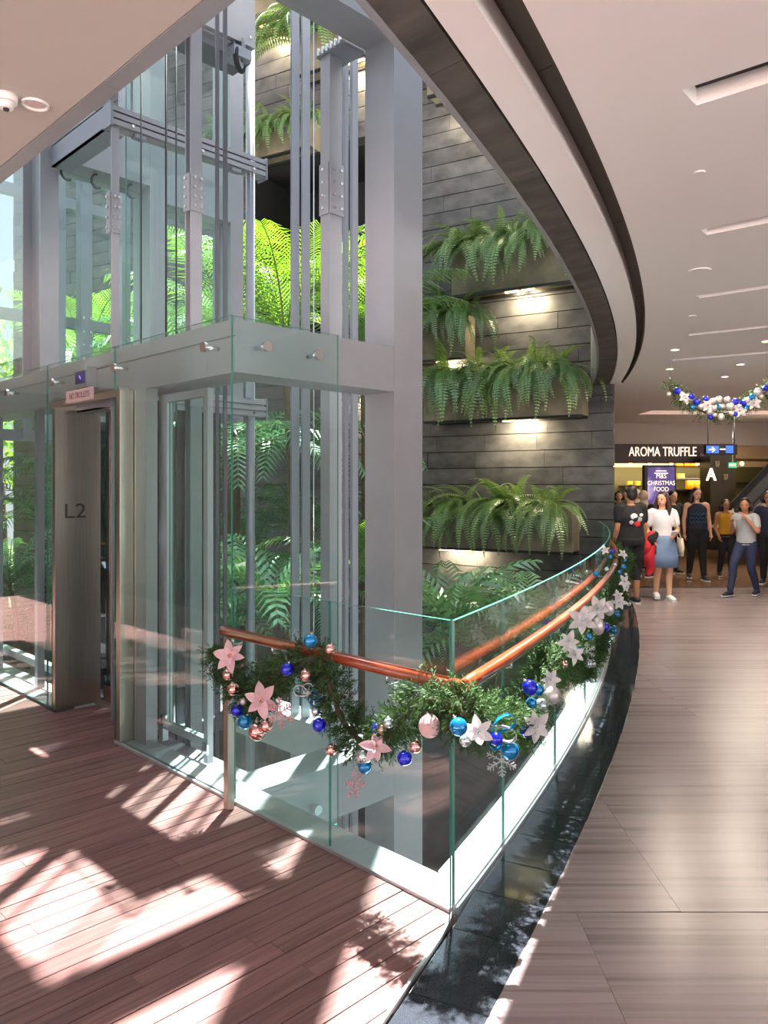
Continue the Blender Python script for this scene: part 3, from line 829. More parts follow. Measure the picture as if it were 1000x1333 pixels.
mbox('plate', pbr('sign_plate', (196, 170, 172), .35, .3), ng, FX - .0125, FX - .0085, pb.y, pa.y, zc_ - .045, zc_ + .045)
text_mesh('lettering', 'NO TROLLEYS', .062, .0006, pbr('sign_letters', (96, 70, 76), .5), face_facade((FX - .0135, (pa.y + pb.y) / 2, zc_)), ng, xs=.84)

# ================================================================ balustrade
GT = 1.165
bal = thing('glass_balustrade', (FX, 2.8, 0), 'straight two-pane glass balustrade between the lift corner and the walkway', 'balustrade')
gpane(bal, gx0, gx1, CY + .012, 2.7405, .0, GT, mat='glass_dusty'); gpane(bal, gx0, gx1, 2.7435, 3.525, .0, GT, mat='glass_dusty')
cb = thing('glass_balustrade', (5.0, 3.0, 0), 'long curved glass balustrade beside the black granite border', 'balustrade')
# pane joints read off the photograph
def glass_x(px):
    return on_curve(px, 1000, c_glass).x
jx = [FX + .004] + [glass_x(p) for p in (655, 722.5, 761.5)]
while jx[-1] < 10.6: jx.append(arc_x(c_glass, jx[-1], 1.15))
for a, b in zip(jx[:-1], jx[1:]):
    n_ = 8; m = MB(); k = n_ + 1
    A = curve_pts(c_glass, a + .0015, b - .0015, n_, .0065); B_ = curve_pts(c_glass, a + .0015, b - .0015, n_, -.0065)
    vs = [(p[0], p[1], z) for z in (0, GT) for p in A]
    m.add(vs, [(i, i + 1, k + i + 1, k + i) for i in range(n_)], 0, True)
    vs = [(p[0], p[1], z) for z in (0, GT) for p in B_]
    m.add(vs, [(i + 1, i, k + i, k + i + 1) for i in range(n_)], 0, True)
    m.add([(p[0], p[1], GT) for p in A] + [(p[0], p[1], GT) for p in B_], [(i, i + 1, k + i + 1, k + i) for i in range(n_)], 1)
    for p, q in ((A[0], B_[0]), (B_[-1], A[-1])):
        m.add([(p[0], p[1], 0), (p[0], p[1], GT), (q[0], q[1], GT), (q[0], q[1], 0)], [(0, 1, 2, 3)], 1)
    m.build('pane', ['glass_dusty', 'glass_edge'], cb)
# timber handrail on the walkway side: two lengths mitred at the corner
hr = thing('handrail', (2.32, 1.9, .9), 'varnished red-brown timber handrail running along both glass balustrades', 'handrail')
HZ = .93; HR = .027
hy = 3.60
corner = Vector((2.318, c_glass(2.387) - .105, HZ))
hp0 = onX(292, 821, 2.318)
MB().tube([(2.318, hp0.y, HZ), corner], HR, 16).build('straight_rail', 'handrail', hr)
cpts = [corner] + [Vector((p[0], p[1], HZ)) for p in curve_pts(c_glass, 2.46, 10.9, 60, .072)]
MB().tube(cpts, HR, 16).build('curved_rail', 'handrail', hr)
MB().tube([Vector(p) - UP * .032 for p in cpts], .008, 8).build('rail_strip', 'chrome', hr)
for y in (2.3, 3.1, 3.45):
    MB().tube([(2.318, y, HZ - .01), (2.318, y, HZ - .06), (gx0, y, HZ - .06)], .007, 8).build('bracket', 'chrome', hr)
for x in [2.9 + .9 * i for i in range(9)]:
    p = curve_pts(c_glass, x, x + .1, 1, .072)[0]; q = curve_pts(c_glass, x, x + .1, 1, .008)[0]
    MB().tube([(p[0], p[1], HZ - .01), (p[0], p[1], HZ - .06), (q[0], q[1], HZ - .06)], .007, 8).build('bracket', 'chrome', hr)
ep = onZ(298, 1053)
MB().box(ep.x - .02, ep.x + .02, ep.y - .02, ep.y + .02, 0.001, HZ - .02).build('end_post', 'brushed', hr)
MB().disc((2.318, hp0.y, HZ), (0, 1, 0), .030, .008, 16).build('end_cap', 'chrome', hr)
# glass fitting discs seen low behind the glass
for i, px in enumerate(((408, 1052),)):
    p = onY(px[0], px[1], CYa - .002)
    tag(MB().disc((p.x, CYa - .001, p.z), (0, -1, 0), .03, .05, 16).build('glass_fitting', 'chrome'), 'round steel glass fitting on the beam below deck level', 'fitting')

# ================================================================ ceiling fittings
def ceil_disc(name, label, px, py, r, h, mat='white', parts=()):
    p = onZ(px, py, ZC)
    t = thing(name, (p.x, p.y, ZC - h), label, name.split('_')[-1])
    m = MB(); m.tube([(p.x, p.y, ZC + .001), (p.x, p.y, ZC - h)], [r, r * .94], 24)
    m.build('body', mat, t)
    return t, p
t, p = ceil_disc('smoke_detector', 'white smoke detector on the beige soffit above the lift', 8, 124, .045, .03)
MB().tube([(p.x, p.y, ZC - .03), (p.x, p.y, ZC - .055)], [.032, .026], 20).build('sensor', 'white', t)
MB().tube([(p.x, p.y, ZC - .055), (p.x, p.y, ZC - .062)], .012, 12).build('lens', 'black', t)
def downlight(label, px, py, r, group=None, power=0, mat='white'):
    p = onZ(px, py, ZC)
    t = thing('downlight', (p.x, p.y, ZC - .01), label, 'light', group)
    ring = [(p.x + r * cos(a), p.y + r * sin(a), ZC - .004) for a in [2 * pi * i / 24 for i in range(25)]]
    MB().tube(ring, r * .12, 8, caps=False).build('trim_ring', mat, t)
    m = MB().tube([(p.x, p.y, ZC - .002), (p.x, p.y, ZC - .0035)], r * .93, 24); m.build('reflector', 'chrome' if not power else 'led', t)
    if power:
        area_light('downlight_lamp', (p.x, p.y, ZC - .03), r * 1.6, r * 1.6, power, (1, .85, .68))
    return t
downlight('round chrome downlight beside the smoke detector in the soffit', 46, 135, .05)
for i, (px, py, r, lb) in enumerate(((911, 224, .028, 'small white round ceiling sprinkler plate nearest the camera'), (911, 352, .082, 'large white round ceiling speaker on the white ceiling'), (902, 411, .035, 'white ceiling plate beyond the large round speaker'))):
    ceil_disc('ceiling_plate', lb, px, py, r, .008)
for i, (px, py) in enumerate(((879, 455), (964, 474), (944, 490), (872, 480), (998, 444))):
    downlight(('small far ceiling downlight left of the hanging garland', 'downlight just above the hanging garland, left of its middle', 'downlight right over the left part of the hanging garland', 'downlight nearest the tip of the slate soffit', 'downlight at the right edge above the last ceiling slot')[i], px, py, .05, 'far ceiling downlights', 26)
# ================================================================ plants
def frond_mesh(name, L, a0, k, pairs, wmax, kind, mats, seed, leaf_w=.5, start=.04):
    """feather leaf in the xz plane: stem bends from angle a0 by k over its length; leaflets to both sides"""
    rnd = random.Random(seed); m = MB(); N = 14
    pts = []; p = Vector((0, 0, 0)); a = a0
    for i in range(N + 1):
        pts.append(p.copy()); a = a0 - k * ((i + .5) / N) ** 1.2
        p = p + Vector((cos(a), 0, sin(a))) * (L / N)
    def at(t):
        q = min(max(t * N, 0), N - 1e-4); i = int(q); f = q - i
        return pts[i].lerp(pts[i + 1], f), (pts[i + 1] - pts[i]).normalized()
    m.tube(pts, [L * .006 * (1 - .8 * i / N) + .0012 for i in range(N + 1)], 4, 1)
    for j in range(pairs):
        t = start + (1 - start) * (j + .5) / pairs
        c, d = at(t); nrm = Vector((-d.z, 0, d.x))
        if kind == 'fern':
            w = wmax * min(1, (t - start) * 6 + .35) * (1 - t ** 2.2 * .92); fwd = .18; drop = .12
        else:
            w = wmax * min(1, t * 2.2 + .25) * (1 - t ** 3 * .75); fwd = .55 + .5 * t; drop = .18 + .25 * rnd.random()
        hw = leaf_w * L / pairs
        for sgn in (-1, 1):
            jit = rnd.uniform(.9, 1.08)
            side = Vector((0, sgn, 0))
            tip = c + (side + d * fwd).normalized() * w * jit - nrm * drop * w * (1 if kind == 'fern' else rnd.uniform(.3, 1.4))
            if kind == 'palm':
                mid = c + (side + d * fwd).normalized() * w * .5 + nrm * w * .10
                e = d * hw
                m.add([c - e * .35, c + e * .35, mid + e * .5, mid - e * .5, tip], [(0, 1, 2, 3), (3, 2, 4)], 0)
            else:
                mid = c.lerp(tip, .35); e = d * hw
                m.add([c - e * .5, mid - e * .9, tip, mid + e * .9, c + e * .5], [(0, 1, 2, 3, 4)], 0)
    return m.mesh(name, mats)
FERN_UP = [frond_mesh('frond', 1.0, 1.25, 1.6, 26, .12, 'fern', ['fern', 'stem'], 10 + i, .33) for i in range(2)]
FERN_OUT = [frond_mesh('frond', 1.0, .75 - .1 * i, 2.0 + .15 * i, 28, .115, 'fern', ['fern', 'stem'], 20 + i, .33) for i in range(3)]
FERN_HANG = [frond_mesh('frond', 1.0, .35, 1.9 + .12 * i, 32, .095, 'fern', ['fern', 'stem'], 30 + i, .33) for i in range(3)]
def place_frond(me, base, yaw, size, parent, roll=0.0, tilt=0.0):
    m4 = Matrix.Translation(base) @ Matrix.Rotation(yaw, 4, 'Z') @ Matrix.Rotation(tilt, 4, 'Y') @ Matrix.Rotation(roll, 4, 'X') @ Matrix.Scale(size, 4)
    return inst('frond', me, m4, parent)
WYAW = math.atan2(WN.y, WN.x)
def fern(pos, label, n=26, size=.85, up=.16, spread=1.5, group=None, jit=.16):
    t = thing('fern', pos, label, 'fern', group)
    for i in range(n):
        b = Vector(pos) + WD * random.uniform(-jit, jit) * 1.4 + WN * random.uniform(-.02, .08)
        r = random.random(); u = (i + .5) / n * 2 - 1
        if r < up: me = random.choice(FERN_UP); yaw = WYAW + random.uniform(-1.2, 1.2); s = size * random.uniform(.55, .8)
        elif r < .55: me = random.choice(FERN_OUT); yaw = WYAW + u * spread * .85; s = size * random.uniform(.75, 1.05)
        else: me = random.choice(FERN_HANG); yaw = WYAW + u * spread * .8; s = size * random.uniform(.9, 1.35)
        place_frond(me, b, yaw, s, t, roll=random.uniform(-.3, .3), tilt=random.uniform(-.12, .12))
    return t

PD = .42
def planter(label, pxl, pxr, pxm, pyb, h, lamp=None, ferns=()):
    sl, sr = wall_s(wall_pt(pxl, pyb, PD)), wall_s(wall_pt(pxr, pyb, PD))
    s0, s1 = min(sl, sr), max(sl, sr)
    zb = wall_pt(pxm, pyb, PD).z
    c = wp((s0 + s1) / 2, zb, PD / 2)
    t = thing('planter_box', c, label, 'planter')
    m = MB(); th = .03
    wbox(m, s0, s1, zb, zb + h, PD - th, PD); wbox(m, s0, s0 + th, zb, zb + h, .004, PD - th); wbox(m, s1 - th, s1, zb, zb + h, .004, PD - th)
    wbox(m, s0 + th, s1 - th, zb, zb + .03, .004, PD - th)
    m.build('box_shell', 'planter', t)
    m = MB(); wbox(m, s0 + th, s1 - th, zb + h - .08, zb + h - .05, .004, PD - th); m.build('soil', 'soil', t)
    m = MB(); wbox(m, s0, s1, zb - .045, zb - .001, PD - .05, PD - .005); wbox(m, s0, s1, zb - .045, zb - .001, .05, .07); m.build('base_trim', 'black', t)
    if lamp:
        for a, b in lamp:
            la, lb = wall_s(wall_pt(a, pyb, PD)), wall_s(wall_pt(b, pyb, PD)); q0, q1 = min(la, lb), max(la, lb)
            m = MB(); wbox(m, q0 + .01, q1 - .01, zb - .06, zb - .03, PD - .10, PD - .055); m.build('light_tube', 'led', t)
            lo = area_light('planter_lamp', wp((q0 + q1) / 2, zb - .075, PD - .12), .05, q1 - q0, 17, (1, .80, .50), direction=-UP * 1 - WN * .75)
    for (fx, n, size, lb) in ferns:
        s = wall_s(wall_pt(fx, pyb, PD))
        fern(wp(s, zb + h - .04, PD * .70), lb, int(n * 1.7), size * 1.3)
    return t
planter('concrete planter box at the top edge of the view beside the round lift post', 316, 374, 350, 24, .7, [(335, 347), (349, 362)],
        [(345, 18, .8, 'fern in the topmost planter left of the wide grey steel strips')])
planter('high planter box behind the top of the corner column, its lamp lighting the slate', 386, 482, 460, 74, .7, [(446, 458), (460, 472)],
        [(398, 26, 1.25, 'long-hanging fern trailing beside the wide grey steel strips'), (455, 14, .8, 'fern in the high planter above the lit slate strip')])
planter('wide concrete planter above the dark wall opening', 256, 402, 372, 196, .5, None,
        [(278, 22, .9, 'fern at the left end of the planter above the dark opening, behind tinted glass'), (315, 26, .9, 'fern in the middle of the planter above the dark opening'),
         (348, 26, .9, 'bright fern directly right of the round lift post'), (385, 22, .8, 'fern at the right end of the planter above the dark opening')])
planter('topmost planter right of the corner column, mostly behind the slate soffit', 556, 650, 600, 112, .7, [(596, 606), (608, 618)],
        [(572, 20, .9, 'fern hanging under the soffit edge at the top right of the column')])
planter('long planter box under the slate soffit curve with a pair of light tubes', 588, 790, 668, 374, .74, [(655, 674), (676, 694)],
        [(612, 26, 1.0, 'fern spilling from the left end of the long upper planter'), (655, 26, .95, 'fern in the middle of the long upper planter'), (700, 26, .9, 'fern at the right of the long upper planter beside the soffit curve')])
planter('short planter box touching the corner column, half way up the slate wall', 530, 606, 580, 466, .72, [(565, 579), (581, 596)],
        [(563, 22, .95, 'fern in the short planter right against the corner column'), (596, 24, .95, 'fern overhanging the right end of the short planter')])
planter('middle planter box with dark right end and lit slate under it', 552, 757, 670, 543, .70, [(652, 670), (672, 690)],
        [(585, 28, 1.15, 'large fern at the left end of the middle planter, longest trailing fronds'), (632, 22, .9, 'fern at the centre of the middle planter'), (680, 24, 1.0, 'fern right of centre in the middle planter'), (716, 24, .85, 'fern at the right end of the middle planter')])
planter('lowest planter box above the curved balustrade', 534, 745, 600, 713, .70, [(568, 592), (594, 618)],
        [(570, 22, .8, 'fern at the left end of the lowest planter beside the column'), (612, 24, .9, 'fern left of centre in the lowest planter'), (660, 26, .95, 'tall-fronded fern right of centre in the lowest planter'), (705, 24, .85, 'fern at the right end of the lowest planter')])
planter('planter glimpsed left of the corner column under the lift ring beam', 420, 484, 460, 506, .7, [(452, 461), (463, 473)],
        [(432, 14, .8, 'fern glimpsed through the lift glass under the ring beam')])

# ---- palms and low plants of the atrium bed
bed = MB()
bp = [wp(.4, 0, .02), wp(14.5, 0, .02), wp(14.5, 0, 3.9), wp(4.0, 0, 3.9), wp(.4, 0, 1.6)]
bed.prism([(p.x, p.y) for p in bp], -4.8, -1.25, 0, 1).build('planting_bed', ['slate', 'soil'], kind='structure')
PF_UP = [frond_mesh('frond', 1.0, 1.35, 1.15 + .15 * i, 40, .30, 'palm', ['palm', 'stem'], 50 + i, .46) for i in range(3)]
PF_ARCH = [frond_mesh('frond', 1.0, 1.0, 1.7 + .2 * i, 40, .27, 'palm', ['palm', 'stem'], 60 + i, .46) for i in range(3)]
PD_UP = [frond_mesh('frond', 1.0, 1.15, 1.3 + .2 * i, 26, .24, 'palm', ['palm_shade', 'stem'], 70 + i, .44) for i in range(3)]
PD_ARCH = [frond_mesh('frond', 1.0, .8, 1.7 + .2 * i, 26, .24, 'palm', ['palm_shade', 'stem'], 80 + i, .44) for i in range(3)]
PB_UP = [frond_mesh('frond', 1.0, 1.25, 1.1 + .2 * i, 13, .30, 'palm', ['broad', 'stem'], 90 + i, .60) for i in range(2)]
PB_ARCH = [frond_mesh('frond', 1.0, .95, 1.6 + .2 * i, 13, .28, 'palm', ['broad', 'stem'], 95 + i, .60) for i in range(2)]
CYAW = -pi / 4                                # yaw of the picture's right
def palm(px, py, d, label, n, size, dark=False, up=.5, yaws=None, zbase=-1.25, group=None, trunk_r=.06, name='palm', broad=False):
    crown = onD(px, py, d)
    t = thing(name, (crown.x, crown.y, zbase), label, 'palm', group)
    sway = Vector((random.uniform(-.1, .1), random.uniform(-.1, .1), 0))
    if crown.z - zbase > .05:
        N = 8; pts = [Vector((crown.x, crown.y, zbase)).lerp(crown, i / N) + sway * sin(pi * i / N) for i in range(N + 1)]
        MB().tube(pts, [trunk_r * (1.15 - .35 * i / N) for i in range(N + 1)], 9).build('trunk', 'trunk', t)
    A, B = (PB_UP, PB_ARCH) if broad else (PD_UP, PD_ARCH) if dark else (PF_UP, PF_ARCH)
    for i in range(n):
        yaw = yaws[i][0] + CYAW if yaws and i < len(yaws) else 2 * pi * i / n + random.uniform(-.3, .3)
        u = yaws[i][1] if yaws and i < len(yaws) else (random.random() < up)
        me = random.choice(A if u else B)
        place_frond(me, crown + Vector((cos(yaw), sin(yaw), 0)) * .03, yaw, size * random.uniform(.8, 1.12), t, tilt=random.uniform(-.15, .2))
    return t
palm(372, 452, 9.2, 'tall palm with bright yellow-green fronds rising behind the lift strips', 13, 2.0, up=.75, yaws=[(pi - .35, 1), (pi + .3, 1), (.25, 1), (-.35, 1), (.9, 1), (pi - .9, 1)], zbase=-1.25, trunk_r=.08)
palm(300, 470, 9.8, 'palm with fronds arching behind the dark pair of steel strips', 11, 1.9, up=.6, trunk_r=.08)
palm(475, 470, 10.2, 'palm behind the strips beside the corner column', 11, 1.8, up=.6, trunk_r=.08)
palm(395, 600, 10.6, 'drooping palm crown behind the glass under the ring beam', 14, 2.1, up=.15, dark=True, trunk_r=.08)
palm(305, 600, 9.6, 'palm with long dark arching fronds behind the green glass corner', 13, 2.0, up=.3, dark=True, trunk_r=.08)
palm(110, 500, 11.6, 'bright palm between the H-section column and the bolted guide rail', 13, 1.9, up=.8, trunk_r=.08)
palm(165, 520, 12.0, 'palm showing beside the dark purple column of the portal', 9, 1.8, up=.8, trunk_r=.08)
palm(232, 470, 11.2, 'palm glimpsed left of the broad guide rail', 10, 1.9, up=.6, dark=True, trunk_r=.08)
LOW = [(-20, 800, 12.0, 1.5, 14, 'low palm at the extreme left edge behind the lift front glass'), (35, 830, 12.6, 1.4, 14, 'low palm showing between the kiosk and the left edge'), (95, 640, 14.0, 1.7, 14, 'shaded palm behind the lift car'), (140, 700, 13.0, 1.5, 13, 'shaded palm right behind the lift door'),
       (350, 800, 8.3, 1.2, 15, 'bushy low palm directly above the left end of the handrail'), (292, 830, 8.6, 1.1, 13, 'low palm behind the handrail end post'), (420, 790, 9.4, 1.2, 14, 'low palm behind the paired steel strips near the handrail'),
       (462, 760, 9.0, 1.3, 9, 'fresh green young palm between the pale post and the corner column'), (250, 790, 10.0, 1.2, 13, 'low palm behind the service door glass'), (588, 835, 9.2, 1.35, 11, 'broad-leaved low palm just right of the corner column'),
       (625, 850, 9.6, 1.1, 13, 'low palm right of the broad-leaved one, behind the curved glass'), (690, 815, 10.2, 1.15, 14, 'low palm under the right part of the lowest planter'), (655, 840, 9.0, .9, 12, 'small low palm behind the first curved glass pane'),
       (540, 850, 10.4, 1.1, 10, 'low palm partly hidden by the corner column'), (735, 810, 10.9, .9, 10, 'low palm farthest right behind the curved glass'), (385, 690, 11.5, 1.5, 14, 'mid-height palm in the shade behind the lift'),
       (330, 720, 11.0, 1.3, 14, 'shaded palm left of the wide grey strips at handrail height'), (12, 760, 11.5, 1.5, 14, 'palm behind the glass at the left edge of the view'), (60, 690, 13.0, 1.6, 13, 'palm behind the kiosk left of the lift door'), (205, 760, 11.8, 1.4, 12, 'palm seen through the left half of the service door')]
for i, (px, py, d, size, n, lb) in enumerate(LOW):
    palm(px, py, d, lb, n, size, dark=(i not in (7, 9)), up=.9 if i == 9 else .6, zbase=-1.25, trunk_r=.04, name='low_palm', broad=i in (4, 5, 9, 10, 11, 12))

# ---- trees outside beyond the open left end
def tree(x, y, zb, h, r, label, seed, nleaf=1500):
    rnd = random.Random(seed)
    t = thing('tree', (x, y, zb), label, 'tree', 'trees outside')
    MB().tube([(x, y, zb), (x + .1, y, zb + h * .35), (x, y + .1, zb + h * .7)], [.22, .16, .08], 10).build('trunk', 'trunk', t)
    m = MB()
    blobs = [(Vector((x + rnd.uniform(-.6, .6) * r, y + rnd.uniform(-.6, .6) * r, zb + h * rnd.uniform(.5, 1.0))), r * rnd.uniform(.35, .6)) for _ in range(12)]
    for _ in range(nleaf):
        c, rr = rnd.choice(blobs)
        v = Vector((rnd.gauss(0, 1), rnd.gauss(0, 1), rnd.gauss(0, 1))).normalized()
        p = c + v * rr * rnd.uniform(.7, 1.05)
        a = Vector((rnd.gauss(0, 1), rnd.gauss(0, 1), rnd.gauss(0, 1))).normalized(); b = v.cross(a).normalized(); a = (v * .4 + a).normalized()
        s = rnd.uniform(.10, .2)
        m.add([p - a * s, p + b * s * .5, p + a * s, p - b * s * .5], [(0, 1, 2, 3)], 0)
    m.build('crown', 'tree', t, kind='stuff')
for i, (x, y, h, r, lb) in enumerate(((2.0, 19, 9, 2.6, 'leafy tree outside at the far left, tallest of the outer trees'), (5.6, 22, 8, 2.8, 'leafy tree outside behind the second lift frame'), (4.0, 25, 7, 2.5, 'lower round tree outside beyond the deck end'),
                                      (8.4, 25, 9, 3.0, 'leafy tree outside past the end of the slate wall'))):
    tree(x, y, -4.8, h + 3, r, lb, 100 + i)
# ================================================================ christmas garlands
ORD = 'first second third fourth fifth sixth seventh eighth ninth tenth eleventh twelfth thirteenth fourteenth fifteenth sixteenth seventeenth eighteenth nineteenth twentieth'.split()
M['royal'] = pbr('royal_blue_bauble', (18, 34, 196), .16, .35, .6, coat=.6)
M['teal'] = pbr('teal_blue_bauble', (10, 128, 190), .12, .55, .6, coat=.6)
M['rose'] = pbr('rose_gold_bauble', (226, 182, 172), .12, .95)
M['silver'] = pbr('pearl_silver_bauble', (216, 208, 206), .3, .55)
M['glitter'] = pbr('pink_glitter_bauble', (214, 160, 166), .5, .3, var=.45, scale=160, rgb2=(240, 214, 214), bump=.5)
M['clear'] = pbr('clear_silver_bauble', (196, 214, 216), .08, .8)
M['pink_petal'] = leaf_mat('pink_satin_petal', (224, 184, 192), (228, 190, 196), .08, .35, .25)
M['silver_petal'] = leaf_mat('silver_satin_petal', (216, 210, 212), (220, 214, 216), .06, .3, .25)
M['pink_glit'] = pbr('pink_glitter', (206, 150, 158), .5, .2, var=.3, scale=120, bump=.3)
M['silver_glit'] = pbr('silver_glitter', (190, 196, 198), .35, .5, var=.3, scale=120)
M['cap'] = pbr('silver_cap', (206, 200, 190), .25, .9)
M['teal_ribbon'] = pbr('teal_ribbon', (12, 132, 196), .2, .3, coat=.5)
M['sheer'] = pbr('silver_ribbon', (198, 204, 206), .25, .5)

def catmull(pts, step):
    out = []
    P = [pts[0]] + pts + [pts[-1]]
    for i in range(1, len(P) - 2):
        n = max(2, int((P[i + 1] - P[i]).length / step))
        for k in range(n):
            t = k / n; a, b, c, d = P[i - 1], P[i], P[i + 1], P[i + 2]
            out.append(.5 * ((2 * b) + (c - a) * t + (2 * a - 5 * b + 4 * c - d) * t * t + (3 * b - a - 3 * c + d) * t ** 3))
    out.append(P[-2]); return out
def garland(name, path, rad, label, seed, step=.006, nl=.030, sprig=.085, width=.0042, needles=18, group='fir garlands'):
    rnd = random.Random(seed)
    pts = catmull(path, step)
    t = thing(name, pts[0], label, 'garland', group)
    MB().tube(pts[::max(1, len(pts) // 60)], .012, 6).build('core_wire', 'trunk', t)
    m = MB()
    for i, p in enumerate(pts):
        tan = (pts[min(i + 1, len(pts) - 1)] - pts[max(i - 1, 0)])
        if tan.length < 1e-6: continue
        tan.normalize()
        r = Vector((rnd.gauss(0, 1), rnd.gauss(0, 1), rnd.gauss(0, 1))); r = (r - tan * r.dot(tan)).normalized()
        rr = rad if not isinstance(rad, (list, tuple)) else rad[0]
        d = (r + tan * rnd.uniform(-.7, .7)).normalized()
        L = sprig * rnd.uniform(.7, 1.25); b = p + r * rr * rnd.uniform(.0, .45)
        e = b + d * L
        side = d.cross(Vector((rnd.random(), rnd.random(), rnd.random() + .1))).normalized()
        m.add([b - side * .0016, b + side * .0016, e], [(0, 1, 2)], 1)
        s2 = d.cross(side)
        for k in range(needles):
            f = (k + 1) / needles; c = b.lerp(e, .15 + .85 * f); a = rnd.uniform(0, 2 * pi)
            o = (side * cos(a) + s2 * sin(a)) * .8 + d * rnd.uniform(.35, .9)
            o.normalize(); w = o.cross(d)
            if w.length < 1e-4: continue
            w = w.normalized() * width * .5; l = nl * rnd.uniform(.7, 1.15) * (1.05 - .3 * f)
            m.add([c, c + o * l * .5 + w, c + o * l, c + o * l * .5 - w], [(0, 1, 2, 3)], 0)
    m.build('foliage', ['needle', 'trunk'], t, kind='stuff')
    return t
SF = lambda px, py, off=0: onX(px, py, 2.275 - off)
SR = lambda px, py, off=0: on_curve(px, py, c_glass, .115 + off)
front = [SF(*p) for p in ((284, 842), (292, 862), (305, 886), (322, 912), (332, 926), (338, 905), (352, 884), (378, 870), (402, 858), (420, 868), (432, 898), (443, 932), (462, 958), (482, 968), (508, 956), (528, 932), (546, 908), (566, 912), (590, 920), (606, 908))]
garland('garland', front, .085, 'dark fir garland swagged under the straight handrail', 5, .0019, width=.0055, needles=20)
near = [SR(*p) for p in ((602, 928), (628, 938), (655, 944), (676, 946), (690, 922), (704, 888), (716, 866), (730, 862), (748, 866), (762, 856), (776, 830))]
garland('garland', near, .09, 'sunlit fir garland swagged on the near bend of the curved handrail', 6, .0016, width=.006, needles=20, sprig=.095)
farp = [SR(*p) for p in ((776, 822), (786, 806), (795, 785), (803, 765), (808, 748), (810, 733))]
last = farp[-1]
for x in [last.x + .7 * i for i in range(1, 5)]:
    p = curve_pts(c_glass, x, x + .1, 1, .13)[0]; farp.append(Vector((p[0], p[1], .80 + .06 * (-1) ** int(x * 2))))
garland('garland', farp, .09, 'far part of the fir garland along the curved handrail, crowded with silver flowers', 7, .005, .04, .10, .008, 16)

SPH = {}
def bauble(p, r, mat, label, group=None, cap=True, squash=1.0, name='bauble'):
    key = (mat, squash)
    if key not in SPH: SPH[key] = MB().ell((0, 0, 0), 1, 1, squash, 24, 14).mesh('bauble', mat)
    o = inst(name, SPH[key], Matrix.Translation(p) @ Matrix.Scale(r, 4))
    tag(o, label, 'bauble', group)
    if cap:
        if 'cap' not in SPH:
            m = MB().tube([(0, 0, .95), (0, 0, 1.16)], .20, 12); m.tube([(.0 + .1 * cos(a), 0, 1.22 + .1 * sin(a)) for a in [2 * pi * i / 10 for i in range(11)]], .025, 6, caps=False)
            SPH['cap'] = m.mesh('cap', 'cap')
        c = bpy.data.objects.new('cap', SPH['cap']); C.objects.link(c); c.parent = o
        c.rotation_euler = (random.uniform(-.5, .5), random.uniform(-.5, .5), 0)
        c.scale = (1, 1, squash)
    return o
def pb(S, px, py, rpx, mat, label, off=.05, group=None, cap=True, squash=1.0):
    p = S(px, py, off + (.06 if S is SR else .03 if S is SF else 0)); d = (p.x + p.y) / R2
    return bauble(p, rpx * d / F, mat, label, group, cap, squash)
